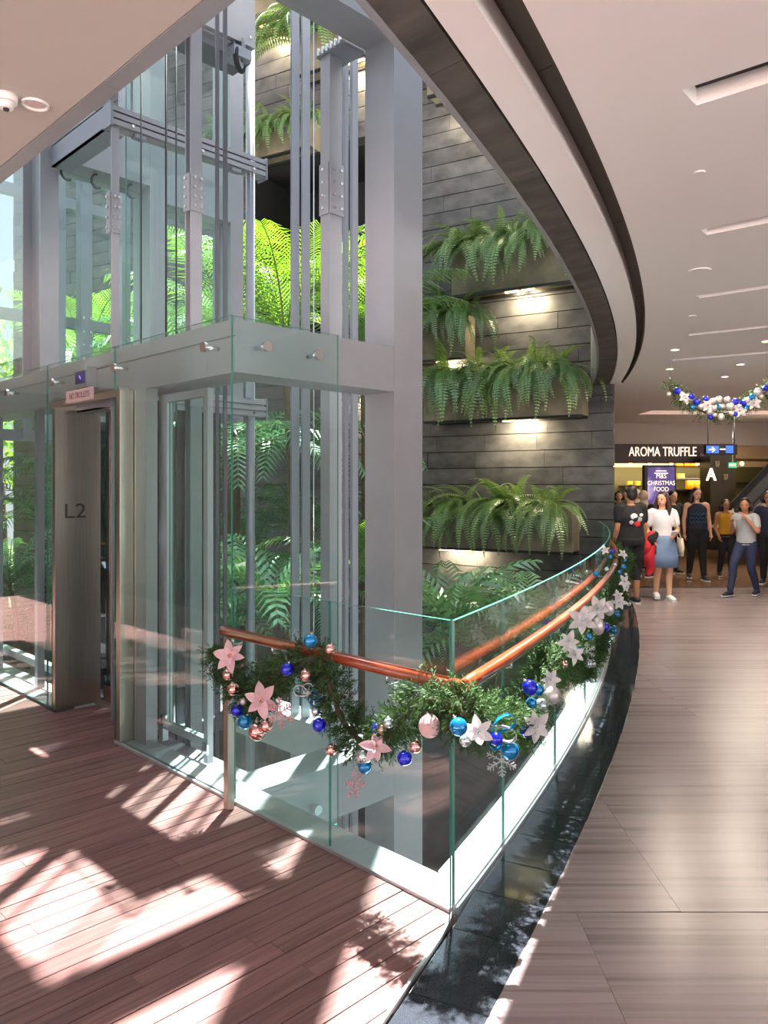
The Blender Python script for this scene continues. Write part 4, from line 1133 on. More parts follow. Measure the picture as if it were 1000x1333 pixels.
B = [  # pixel, radius, colour, label
 (SF, 297, 878, 7.5, 'rose', 'rose-gold bauble just under the pink flower at the rail end'),
 (SF, 304, 897, 8.5, 'rose', 'rose-gold bauble above the left blue pair of the front garland'),
 (SF, 309, 924, 9, 'royal', 'royal blue bauble at the far left of the front garland'),
 (SF, 319, 939, 10, 'teal', 'bright teal-blue bauble just right of the leftmost royal blue one'),
 (SF, 317, 913, 5, 'silver', 'tiny silver bauble over the leftmost blue pair'),
 (SF, 335, 952, 12, 'rose', 'large rose chrome bauble lowest in the left swag'),
 (SF, 347, 945, 9, 'rose', 'rose chrome bauble overlapping the large one in the left swag'),
 (SF, 374, 871, 9, 'royal', 'royal blue bauble close under the straight handrail'),
 (SF, 399, 879, 8.5, 'rose', 'rose-gold bauble hanging between the two front swags'),
 (SF, 416, 944, 9.5, 'royal', 'royal blue bauble below the ribbon bow of the front garland'),
 (SF, 411, 926, 6, 'clear', 'small silver bauble between the bow and the royal blue bauble'),
 (SF, 404, 834, 9.5, 'teal', 'teal bauble standing up behind the straight handrail'),
 (SF, 430, 845, 7, 'rose', 'small rose bauble behind the straight handrail right of the teal one'),
 (SF, 432, 976, 8, 'rose', 'rose bauble at the left of the low swag centre'),
 (SF, 474, 984, 11, 'clear', 'clear silver bauble at the lowest point of the front garland'),
 (SF, 475, 998, 9, 'teal', 'teal bauble lowest under the clear silver one'),
 (SF, 490, 948, 7, 'royal', 'royal blue bauble behind the striped-looking rose one in the low swag'),
 (SF, 498, 949, 7.5, 'rose', 'rose bauble right beside the small royal blue one in the low swag'),
 (SF, 506, 941, 7, 'clear', 'clear silver bauble above the low pink flower'),
 (SF, 527, 987, 10, 'royal', 'royal blue bauble hanging low right of the pink flower'),
 (SF, 541, 972, 8.5, 'rose', 'rose bauble between the low royal blue one and the pink glitter egg'),
 (SR, 597, 946, 12, 'teal', 'teal-blue bauble under the handrail corner'),
 (SR, 606, 964, 8, 'clear', 'clear bauble half hidden behind the silver flower under the corner'),
 (SR, 646, 962, 9, 'royal', 'royal blue bauble inside the teal ribbon loops'),
 (SR, 664, 977, 12, 'teal', 'large teal bauble under the ribbon loops above the silver snowflake'),
 (SR, 690, 895, 10.5, 'royal', 'royal blue bauble high on the sunlit garland'),
 (SR, 700, 898, 8.5, 'teal', 'teal bauble tucked right behind the high royal blue one'),
 (SR, 692, 915, 7, 'teal', 'small teal bauble below the high blue pair'),
 (SR, 718, 905, 12, 'silver', 'large pearl silver bauble at the right of the sunlit garland'),
 (SR, 705, 918, 9, 'clear', 'grey silver bauble behind the large pearl one'),
 (SR, 685, 951, 9, 'royal', 'royal blue bauble against the silver flower at the low right'),
 (SR, 735, 865, 5, 'rose', 'small rose bauble under the second swag of the sunlit garland'),
 (SR, 766, 864, 6, 'clear', 'left one of two clear baubles under the far swag'),
 (SR, 771, 864, 5.5, 'clear', 'right one of two clear baubles under the far swag'),
 (SR, 754, 846, 4.5, 'teal', 'small teal bauble beside the far silver snowflake'),
 (SR, 767, 829, 4.5, 'teal', 'small teal bauble below the pear-shaped silver ornament'),
 (SR, 788, 816, 6, 'royal', 'royal blue bauble in the far cluster by the pear-shaped ornament'),
 (SR, 798, 821, 7, 'teal', 'teal bauble right of the royal blue one in the far cluster'),
 (SR, 796, 831, 6, 'clear', 'clear bauble lowest in the far cluster'),
 (SR, 803, 799, 4.5, 'teal', 'teal bauble just above the far cluster'),
]
for S, px, py, r, mat, lb in B: pb(S, px, py, r, mat, lb, cap=r > 5)
pb(SF, 559, 945, 14, 'glitter', 'pink glitter egg bauble left of the handrail corner', squash=1.12)
pb(SR, 779, 815, 8, 'silver', 'pear-shaped pale silver ornament in the far cluster', squash=1.5)
pb(SR, 793, 792, 7, 'silver', 'pear-shaped silver ornament between two far silver flowers', squash=1.4)
TB = sorted(((809, 752, 3, 'teal'), (812, 738, 3.5, 'teal'), (803, 772, 3, 'clear'), (807, 745, 3, 'teal'), (812, 762, 3, 'teal'), (798, 718, 3, 'royal'), (795, 725, 2.5, 'teal'), (790, 741, 3, 'clear'), (776, 747, 4, 'teal'), (815, 748, 2.5, 'clear'), (801, 735, 2.5, 'clear'), (814, 729, 2.5, 'teal')), key=lambda q: q[1])
tcount = {}
for px, py, r, mat in TB:
    tcount[mat] = tcount.get(mat, 0) + 1
    pb(SR, px, py, r, mat, ORD[tcount[mat] - 1] + ' ' + {'teal': 'tiny teal', 'clear': 'tiny clear', 'royal': 'tiny royal blue'}[mat] + ' bauble from the top on the farthest stretch of the curved garland', group='tiny baubles on the far garland', cap=False)

def petal_mesh(mat):
    m = MB(); vs = []; N = 6
    for i in range(N + 1):
        t = i / N; w = .30 * sin(pi * min(1, t * .92 + .08)) ** .8 * (1 - t * .25); z = .22 * t - .30 * t * t
        vs += [(t, -w, z + .10 * w), (t, 0, z - .05), (t, w, z + .10 * w)]
    fs = []
    for i in range(N):
        for k in range(2): fs.append((i * 3 + k, i * 3 + k + 1, i * 3 + 4 + k, i * 3 + 3 + k))
    return m.add(vs, fs, 0, True).mesh('petal', mat)
PET = {k: petal_mesh(k) for k in ('pink_petal', 'silver_petal')}
CEN = MB()
for i in range(7): CEN.ell((.09 * cos(i * .9), .09 * sin(i * .9), .05), .06, .06, .06, 8, 6)
CENM = {'pink_petal': CEN.mesh('flower_centre', 'rose'), 'silver_petal': CEN.mesh('flower_centre', 'clear')}
def flower(S, px, py, rpx, mat, label, off=.07, nrm=None, group=None, n=6):
    p = S(px, py, off + (.08 if S is SR else .04 if S is SF else 0)); d = (p.x + p.y) / R2; r = rpx * d / F * 1.15
    t = thing('poinsettia', p, label, 'flower', group)
    nn = (nrm or (-FWD + Vector((random.uniform(-.4, .4), random.uniform(-.4, .4), random.uniform(-.2, .5))))).normalized()
    ax = nn.orthogonal().normalized(); ay = nn.cross(ax)
    B_ = Matrix((ax, ay, nn)).transposed().to_4x4()
    ph = random.uniform(0, 6)
    for k in range(n):
        inst('petal', PET[mat], Matrix.Translation(p) @ B_ @ Matrix.Rotation(ph + 2 * pi * k / n + random.uniform(-.2, .2), 4, 'Z') @ Matrix.Rotation(random.uniform(-.35, .15), 4, 'Y') @ Matrix.Scale(r * random.uniform(.85, 1.15), 4), t)
    for k in range(4):
        inst('petal', PET[mat], Matrix.Translation(p + nn * r * .06) @ B_ @ Matrix.Rotation(ph + .6 + 2 * pi * k / 4, 4, 'Z') @ Matrix.Rotation(-.5, 4, 'Y') @ Matrix.Scale(r * .6, 4), t)
    inst('flower_centre', CENM[mat], Matrix.Translation(p + nn * r * .08) @ B_ @ Matrix.Scale(r, 4), t)
flower(SF, 300, 854, 20, 'pink_petal', 'pink satin poinsettia at the left end of the straight handrail')
flower(SF, 340, 912, 21, 'pink_petal', 'pink satin poinsettia in the left swag beside the pink snowflake')
flower(SF, 489, 972, 18, 'pink_petal', 'pale pink poinsettia low in the middle swag')
flower(SR, 622, 952, 21, 'silver_petal', 'silver poinsettia under the handrail corner beside the teal ribbon')
flower(SR, 697, 945, 20, 'silver_petal', 'silver poinsettia pointing right at the low end of the sunlit swag')
flower(SR, 716, 884, 12, 'silver_petal', 'small silver star flower above the large pearl bauble')
flower(SR, 741, 835, 14, 'silver_petal', 'silver poinsettia left of the big upright one on the bend')
flower(SR, 759, 808, 17, 'silver_petal', 'big upright silver poinsettia standing against the curved handrail')
flower(SR, 748, 852, 12, 'silver_petal', 'silver poinsettia hanging below the bend beside a teal bauble')
flower(SR, 778, 793, 15, 'silver_petal', 'silver-pink poinsettia above the pear-shaped ornament')
flower(SR, 806, 785, 9, 'silver_petal', 'small silver poinsettia at the outer right of the far cluster')
for k, (px, py, r) in enumerate(((788, 716, 6), (811, 721, 7), (813, 757, 8), (815, 765, 6), (805, 775, 7))):
    flower(SR, px, py, r, 'silver_petal', ORD[k] + ' small white flower from the top on the farthest stretch of the curved garland', group='white flowers on the far garland', n=5)

def snowflake(S, px, py, rpx, mat, label, off=.07, rot=0.0, tilt=0.0):
    p = S(px, py, off); d = (p.x + p.y) / R2; r = rpx * d / F
    t = thing('snowflake', p, label, 'snowflake')
    nn = (-FWD + RIGHT * tilt).normalized(); ax = UP; ay = nn.cross(ax).normalized()
    for k in range(6):
        a = rot + k * pi / 3; u = ax * cos(a) + ay * sin(a); v = nn.cross(u)
        m = MB().obox(p + u * r * .5, u, v, nn, r * .5, r * .035, .002)
        for f, bl in ((.35, .24), (.58, .32), (.80, .22)):
            for sg in (-1, 1):
                w = (u * .6 + v * sg * .8).normalized()
                m.obox(p + u * r * f + w * r * bl * .5, w, nn.cross(w), nn, r * bl * .5, r * .028, .002)
        m.obox(p + u * r * .97, (u + v).normalized(), (u - v).normalized(), nn, r * .05, r * .05, .0022)
        m.build('arm', mat, t)
    MB().tube([p - nn * .003, p + nn * .003], r * .13, 12).build('centre', mat, t)
snowflake(SF, 365, 928, 20, 'pink_glit', 'pink glitter snowflake in the left swag', rot=.1, tilt=-.4)
snowflake(SF, 463, 1020, 19, 'pink_glit', 'pink glitter snowflake hanging lowest under the front garland', tilt=1.2, rot=.2)
snowflake(SR, 653, 990, 21, 'silver_glit', 'silver snowflake hanging under the teal ribbon', rot=.05)
snowflake(SR, 764, 848, 12, 'silver_glit', 'small silver snowflake on the far swag of the curved garland')
tag(MB().tube([SF(463, 1000, .07), SF(463, 985, .03)], .0008, 4).build('hanging_thread', 'silver_glit'), 'fine thread holding the lowest pink snowflake', 'thread')

def bow(S, px, py, rpx, label, loops, off=.08):
    p = S(px, py, off); d = (p.x + p.y) / R2; r = rpx * d / F
    t = thing('ribbon_bow', p, label, 'bow')
    for (ang, ln, mat, wd) in loops:
        a = math.radians(ang); u = RIGHT * cos(a) + UP * sin(a); v = RIGHT * -sin(a) + UP * cos(a)
        vs = []; N = 14
        for i in range(N + 1):
            q = 2 * pi * i / N
            c = p + u * (r * ln * .5 * (1 - cos(q))) + v * (r * .36 * sin(q) * (.4 + .6 * sin(q / 2)))
            vs += [c - FWD * r * wd, c + FWD * r * wd * .3]
        fs = [(2 * i, 2 * i + 1, 2 * i + 3, 2 * i + 2) for i in range(N)]
        o = MB().add(vs, fs, 0, True).build('loop', mat, t)
        sm = o.modifiers.new('s', 'SOLIDIFY'); sm.thickness = .0015
    MB().ell(p - FWD * r * .2, r * .16, r * .16, r * .16, 12, 8).build('knot', loops[0][2], t)
bow(SR, 640, 948, 30, 'teal and silver ribbon bow with big loops under the handrail corner', [(25, 1.1, 'teal_ribbon', .3), (-20, 1.1, 'sheer', .3), (-75, .9, 'teal_ribbon', .25), (150, .8, 'sheer', .25)])
bow(SF, 402, 902, 22, 'pink and teal ribbon bow between the two front swags', [(160, .9, 'sheer', .3), (-50, .9, 'teal_ribbon', .3), (100, .6, 'sheer', .25), (-15, .7, 'teal_ribbon', .25)])

# ---- garland hung from the ceiling of the far walkway
HD = 10.0
SH = lambda px, py, off=0: onD(px, py, HD - off)
hang = [SH(*p) for p in ((871, 507), (884, 513), (898, 526), (916, 536), (937, 539), (958, 534), (978, 522), (1000, 508), (1030, 490))]
garland('garland', hang, .09, 'garland of blue and silver baubles hung from the far ceiling', 8, .006, .05, .12, .010, 12)
for px, py in ((872, 506), (1030, 489)):
    p = SH(px, py); tag(MB().tube([p, (p.x, p.y, ZC - .002)], .003, 6).build('hanging_wire', 'chrome'), ('left' if px < 900 else 'right') + ' wire that holds the hanging garland to the ceiling', 'wire')
rnd = random.Random(3)
GB = [(871, 513, 3, 'silver'), (882, 509, 4.5, 'royal'), (888, 514, 3.5, 'silver'), (893, 522, 3.5, 'silver'), (900, 516, 4, 'royal'), (902, 530, 3.5, 'teal'), (907, 523, 4.5, 'royal'), (913, 529, 4, 'silver'), (919, 519, 4, 'royal'), (924, 536, 4, 'silver'),
      (925, 543, 3.5, 'royal'), (930, 531, 4, 'silver'), (936, 530, 4, 'teal'), (939, 543, 4.5, 'silver'), (931, 540, 3, 'silver'), (941, 529, 3.5, 'silver'), (947, 520, 4, 'silver'), (951, 529, 5, 'silver'), (953, 538, 3.5, 'silver'), (957, 523, 4.5, 'royal'), (957, 539, 3.5, 'royal'),
      (962, 529, 3, 'silver'), (968, 525, 4.5, 'royal'), (971, 531, 4, 'teal'), (973, 521, 3.5, 'silver'), (979, 517, 4.5, 'teal'), (987, 510, 5, 'silver'), (992, 516, 3.5, 'silver'), (997, 505, 4, 'royal'), (1004, 508, 4, 'silver'), (936, 520, 4.5, 'silver'), (928, 522, 4, 'silver')]
cnames = {'royal': 'royal blue', 'teal': 'teal blue', 'silver': 'pearl silver'}
GB.sort(); cnt = {}
for px, py, r, mat in GB:
    cnt[mat] = cnt.get(mat, 0) + 1
    pb(SH, px, py, r, mat, ORD[cnt[mat] - 1] + ' ' + cnames[mat] + ' bauble from the left on the hanging ceiling garland', off=.12 + rnd.uniform(0, .06), group=cnames[mat] + ' baubles on the hanging garland', cap=False)
for px, py, lb in ((892, 517, 'white poinsettia at the left of the hanging ceiling garland'), (921, 528, 'large white poinsettia left of centre in the hanging ceiling garland'), (963, 535, 'silver poinsettia right of centre in the hanging ceiling garland'), (981, 525, 'pale poinsettia at the right of the hanging ceiling garland')):
    flower(SH, px, py, 9, 'silver_petal', lb, off=.16)
# ================================================================ shop front at the end of the hall
SD = 19.0
def P3(px, py, d): return onD(px, py, d)
def sbox(name, mat, parent, px0, px1, py0, py1, d, depth, **k):
    """upright box facing the walkway: spans the given outline at distance d"""
    a, b = P3(px0, py1, d), P3(px1, py0, d)
    c = (a + b) / 2 + FWD * depth / 2
    return MB().obox(c, RIGHT, FWD, UP, abs((b - a).dot(RIGHT)) / 2, depth / 2, abs(b.z - a.z) / 2).build(name, mat, parent, **k)
M['olive'] = pbr('olive_wall', (92, 88, 48), .6)
M['shop_cream'] = pbr('shop_cream', (226, 200, 160), .6)
M['fascia_dark'] = pbr('fascia_bronze', (42, 30, 26), .4, .3)
M['yellow'] = pbr('yellow_box', (226, 160, 20), .45)
M['letters'] = emit('lit_letters', (250, 226, 206), .9)
shop = thing('shop_front', P3(880, 700, SD), 'truffle shop with a dark fascia and warm lit interior at the end of the hall', 'shop')
sbox('fascia', 'fascia_dark', shop, 770, 952, 578, 603, SD, .12)
sbox('bulkhead', 'beige', shop, 760, 1090, 548, 580, SD + .15, .1)
lp = P3(863, 588.5, SD - .012)
text_mesh('lettering', 'AROMA TRUFFLE', .33, .012, 'letters', face_cam(lp), shop, xs=.66)
sbox('rear_wall', 'olive', shop, 740, 1090, 606, 700, SD + 4.2, .1)
sbox('cove', 'shop_cream', shop, 740, 1090, 560, 608, SD + 4.0, .1)
sbox('soffit', 'shop_cream', shop, 740, 1090, 594, 597, SD + 1.2, 2.4)
for i, (px0, px1, py) in enumerate(((812, 843, 632), (880, 932, 606), (880, 932, 622), (880, 932, 637), (955, 1010, 628))):
    sbox('shelf', 'fascia_dark', shop, px0, px1, py, py + 2, SD + 3.6, .5)
sbox('counter', 'fascia_dark', shop, 800, 842, 655, 705, SD + 1.5, .6)
# track with spots
sbox('track', 'black', shop, 800, 960, 600.5, 602, SD + .5, .05)
for k, px in enumerate((821, 846, 874, 908, 918, 966)):
    p = P3(px, 603.5, SD + .5)
    tag(MB().ell(p, .05, .05, .05, 10, 8).build('spotlight', 'led'), ORD[k] + ' bright spotlight from the left on the track under the shop fascia', 'light', 'shop track spotlights')
for s_ in (6.4, 7.8, 9.4):
    area_light('shop_lamp', sdz(s_, SD + 2.2, 2.45), 1.0, 1.2, 75, (1, .78, .5))
area_light('shop_cove_lamp', sdz(7.8, SD + 3.2, 2.0), 4.0, .3, 60, (1, .8, .55), direction=UP * .6 + FWD)
# yellow packs on the shelves
k = 0
for px, py, w, h in ((887, 606, 8, 9), (897, 606, 7, 9), (905, 606, 6, 9), (919, 606, 6, 10), (901, 637, 9, 11), (910, 637, 8, 11), (889, 622, 8, 5), (822, 632, 6, 5), (832, 632, 6, 5)):
    a, b = P3(px - w / 2, py, SD + 3.4), P3(px + w / 2, py - h, SD + 3.4)
    lb = ('left tall yellow box on the top shop shelf right of the screen', 'middle tall yellow box on the top shop shelf right of the screen', 'right tall yellow box of the trio on the top shop shelf', 'yellow box on the top shop shelf beside the letter A', 'left tall yellow box on the bottom shop shelf', 'right tall yellow box on the bottom shop shelf', 'flat yellow box alone on the middle shop shelf', 'left low yellow box on the shelf left of the screen', 'right low yellow box on the shelf left of the screen')[k]; k += 1
    bx_ = MB().obox((a + b) / 2 + FWD * .16, RIGHT, FWD, UP, (b - a).dot(RIGHT) / 2, .08, (b.z - a.z) / 2).build('gift_box', 'yellow')
    MB().obox(b * .5 + a * .5 + UP * ((b.z - a.z) / 2 + .006) + FWD * .16, RIGHT, FWD, UP, (b - a).dot(RIGHT) / 2 + .004, .084, .006).build('lid', 'yellow', bx_)
    tag(bx_, lb, 'box', 'yellow boxes on the shop shelves')
# dark square pillar with a lit letter, and the exit sign beside it
pil = thing('shop_pillar', P3(943, 715, SD - .6), 'dark olive square pillar with small marks between shop and escalator', 'pillar')
sbox('body', pbr('pillar_olive', (44, 38, 24), .35), pil, 925, 958, 588, 716, SD - .9, .6)
for ex_, ey_ in ((934, 604), (945, 621)):
    e_ = MB()
    for dx, dy in ((-1.6, -2), (1.4, -2.2), (-1.2, .2), (1.6, .4), (-1.8, 2.4), (.6, 2.6)):
        q_ = P3(ex_ + dx, ey_ + dy, SD - .905); e_.ell(q_, .03, .03, .035, 8, 6)
    e_.build('emblem', pbr('pillar_mark', (120, 108, 84), .5), pil)
la = thing('letter_sign', P3(926, 630, SD - 1.2), 'glowing white letter A standing left of the dark pillar', 'sign')
text_mesh('lettering', 'A', .42, .03, emit('letter_glow', (255, 246, 226), 1.6), face_cam(P3(926, 618.5, SD - 1.2)), la, xs=.8)
ex = thing('exit_sign', P3(954, 610, SD - 1.4), 'small green exit sign hanging right of the dark pillar', 'sign')
sbox('panel', emit('exit_green', (52, 150, 110), .8), ex, 949, 959.5, 602, 609, SD - 1.5, .04)
text_mesh('lettering', 'EXIT', .075, .002, 'letters', face_cam(P3(954, 605.5, SD - 1.51)), ex)
MB().tube([P3(954, 602, SD - 1.48), P3(954, 602, SD - 1.48) + UP * (ZC - P3(954, 602, SD - 1.48).z)], .012, 6).build('drop_rod', 'chrome', ex)
# hanging direction sign
ds = thing('direction_sign', P3(940, 590, 15.5), 'black hanging direction sign with a white arrow and blue panels', 'sign')
sbox('panel', 'black', ds, 919, 960, 578.5, 592, 15.5, .10)
sbox('blue_panel', emit('sign_blue', (46, 92, 200), .7), ds, 920, 936, 580.5, 590, 15.48, .02)
sbox('blue_panel', emit('sign_blue', (46, 92, 200), .7), ds, 945.5, 955, 580, 590, 15.48, .02)
ap = P3(926.5, 585.3, 15.46)
m = MB().obox(ap, RIGHT, FWD, UP, .055, .004, .009)
for sg in (-1, 1): m.obox(ap + RIGHT * .04 + UP * sg * .022, (RIGHT - UP * sg).normalized(), FWD, (UP + RIGHT * sg).normalized(), .04, .004, .009)
m.build('arrow', 'letters', ds)
sbox('text_line', 'letters', ds, 937.5, 944.5, 584, 585.6, 15.49, .004)
for px in (922, 956):
    p = P3(px, 578.5, 15.55); MB().tube([p, (p.x, p.y, ZC)], .012, 6).build('drop_rod', 'steel_dark', ds)
# upright advertising screen
ad = thing('advertising_screen', P3(861, 700, 16.2), 'upright lit purple advertising screen about christmas food', 'screen')
sbox('housing', 'black', ad, 839.5, 880.5, 605.5, 739.8, 16.2, .16)
mS, nS, lS = new_mat('screen_picture')
bS = nS['Principled BSDF']; tS = nS.new('ShaderNodeTexCoord'); nzS = nS.new('ShaderNodeTexNoise'); nzS.inputs['Scale'].default_value = 2.2; nzS.inputs['Detail'].default_value = 5
rS = nS.new('ShaderNodeValToRGB'); eS = rS.color_ramp.elements
eS[0].position = .35; eS[0].color = lin((52, 40, 92)); eS[1].position = .68; eS[1].color = lin((196, 170, 214)); q = eS.new(.55); q.color = lin((92, 70, 140))
lS.new(tS.outputs['Object'], nzS.inputs['Vector']); lS.new(nzS.outputs['Fac'], rS.inputs[0]); lS.new(rS.outputs[0], bS.inputs['Emission Color']); bS.inputs['Emission Strength'].default_value = .8; bS.inputs['Base Color'].default_value = (.02, .02, .03, 1)
sbox('screen', mS, ad, 843.5, 878.5, 608.5, 680, 16.185, .02)
for i, (tx_, sz, py) in enumerate((('M&S', .14, 620), ('CHRISTMAS', .13, 629), ('FOOD', .13, 637))):
    text_mesh('lettering', tx_, sz, .001, 'letters', face_cam(P3(861, py, 16.17)), ad, xs=.85)
for w_, py in ((14, 612.5), (18, 615.5)):
    sbox('text_line', 'letters', ad, 861 - w_ / 2, 861 + w_ / 2, py, py + 1.2, 16.178, .004)
# escalator at the right edge
es = thing('escalator', sdz(7.4, 17, 0), 'escalator flank climbing out of view at the right edge', 'escalator')
a = [P3(948, 712, 16.5), P3(1060, 712, 16.5), P3(1060, 560, 16.5), P3(1000, 622, 16.5)]
def slabm(pts, depth): 
    m = MB(); n = len(pts); vs = list(pts) + [p + FWD * depth for p in pts]
    m.add(vs, [tuple(range(n)), tuple(reversed(range(n, 2 * n)))] + [(i, n + i, n + (i + 1) % n, (i + 1) % n) for i in range(n)])
    return m
slabm([P3(956, 690, 16.5), P3(1080, 690, 16.5), P3(1080, 560, 16.5)], 1.2).build('flank', 'beige', es)
slabm([P3(952, 655, 16.4), P3(956, 662, 16.4), P3(1080, 533, 16.4), P3(1080, 522, 16.4)], .06).build('handrail', 'black', es)
slabm([P3(956, 660, 16.44), P3(956, 684, 16.44), P3(1080, 556, 16.44), P3(1080, 534, 16.44)], .02).build('side_glass', 'glass_dark', es)
slabm([P3(956, 683, 16.42), P3(956, 688, 16.42), P3(1080, 560, 16.42), P3(1080, 555, 16.42)], .10).build('skirt_trim', 'chrome', es)
for i, (s_, d_) in enumerate(((3.2, 7.5), (5.2, 10.5), (8.0, 13.5), (4.5, 16.5))):
    pass
# cove light far down the hall, and a dark curved ceiling joint
cvp = sdz(8.2, 16.6, ZC + .115)
MB().obox(cvp, RIGHT, FWD, UP, 2.58, .40, .003).build('cove_panel', emit('cove_glow', (255, 214, 196), .75), slab)

area_light('hall_fill_lamp', sdz(7.6, 15.6, ZC - .02), 4.0, 1.0, 110, (1, .84, .68))  # added fill light for the far hall floor, hung outside the cove
# ================================================================ people
def smooth_path(pts, rad, n=4):
    P = [Vector(p) for p in pts]; out = []; r = []
    Q = [P[0]] + P + [P[-1]]; R_ = [rad[0]] + list(rad) + [rad[-1]]
    tup = lambda x: x if isinstance(x, (tuple, list)) else (x, x)
    for i in range(1, len(Q) - 2):
        for k in range(n):
            t = k / n; a, b, c, d = Q[i - 1], Q[i], Q[i + 1], Q[i + 2]
            out.append(.5 * (2 * b + (c - a) * t + (2 * a - 5 * b + 4 * c - d) * t * t + (3 * b - a - 3 * c + d) * t ** 3))
            x, y = tup(R_[i]), tup(R_[i + 1]); r.append((x[0] + (y[0] - x[0]) * t, x[1] + (y[1] - x[1]) * t))
    out.append(P[-1]); r.append(tup(rad[-1])); return out, r
def limb(m, pts, rad, n=12, sub=4):
    p, r = smooth_path(pts, rad, sub); m.tube(p, r, n)
    m.ell(p[0], min(r[0]), min(r[0]), min(r[0]), 10, 6); m.ell(p[-1], min(r[-1]), min(r[-1]), min(r[-1]), 10, 6)
def rings(m, lst, n=18):
    """loft of flat ellipses (centre, rx, ry) stacked along the trunk"""
    vs = []
    for c, rx, ry in lst:
        for q in range(n):
            th = 2 * pi * q / n; vs.append((c[0] + rx * cos(th), c[1] + ry * sin(th), c[2]))
    k = len(lst); fs = [(i * n + q, i * n + (q + 1) % n, (i + 1) * n + (q + 1) % n, (i + 1) * n + q) for i in range(k - 1) for q in range(n)]
    fs += [tuple(reversed(range(n))), tuple((k - 1) * n + q for q in range(n))]
    m.add(vs, fs, 0, True)
def fused(m, name, mat, parent, voxel, smooth=2):
    """one continuous skin over overlapping limbs"""
    me = m.mesh(name, mat); o = bpy.data.objects.new(name, me); C.objects.link(o)
    r = o.modifiers.new('r', 'REMESH'); r.mode = 'VOXEL'; r.voxel_size = voxel; r.use_smooth_shade = True
    s = o.modifiers.new('s', 'SMOOTH'); s.iterations = smooth; s.factor = .5
    dg_ = bpy.context.evaluated_depsgraph_get()
    me2 = bpy.data.meshes.new_from_object(o.evaluated_get(dg_)); me2.name = name
    if not me2.materials: me2.materials.append(M[mat] if isinstance(mat, str) else mat)
    o.modifiers.clear(); o.data = me2
    o.parent = parent                       # figure coordinates, no inverse: rides on the person's empty
    return o
def raw(m, name, mat, parent):
    o = bpy.data.objects.new(name, m.mesh(name, mat)); C.objects.link(o); o.parent = parent; return o
M['skin'] = pbr('skin', (214, 164, 136), .5, spec=.35); M['skin_dark'] = pbr('tanned_skin', (176, 124, 96), .5, spec=.35)
M['hair'] = pbr('black_hair', (30, 22, 20), .45); M['hair_brown'] = pbr('brown_hair', (58, 34, 28), .45)
M['denim'] = pbr('indigo_denim', (40, 50, 84), .8, var=.3, scale=20); M['blackcloth'] = pbr('black_cloth', (24, 24, 28), .85)
M['whitetee'] = pbr('white_cotton', (222, 222, 228), .8); M['skirtblue'] = pbr('blue_skirt_cloth', (112, 136, 172), .75, var=.12, scale=10)
M['greytee'] = pbr('grey_marl_cotton', (168, 170, 176), .85, var=.15, scale=40); M['mustard'] = pbr('mustard_knit', (186, 136, 30), .85)
M['navy'] = pbr('navy_cloth', (34, 38, 62), .8); M['shoe_white'] = pbr('white_trainer', (224, 226, 230), .6); M['shoe_dark'] = pbr('dark_trainer', (46, 48, 58), .7)
M['red'] = pbr('red_jacket', (196, 34, 48), .7); M['canvas'] = pbr('cream_canvas', (214, 200, 178), .85); M['eye'] = pbr('eye_dark', (24, 18, 16), .3); M['lip'] = pbr('lips', (170, 86, 80), .5)
M['teal_zig'] = pbr('teal_zigzag', (52, 92, 118), .8); M['beige_scarf'] = pbr('beige_scarf', (196, 172, 148), .85)

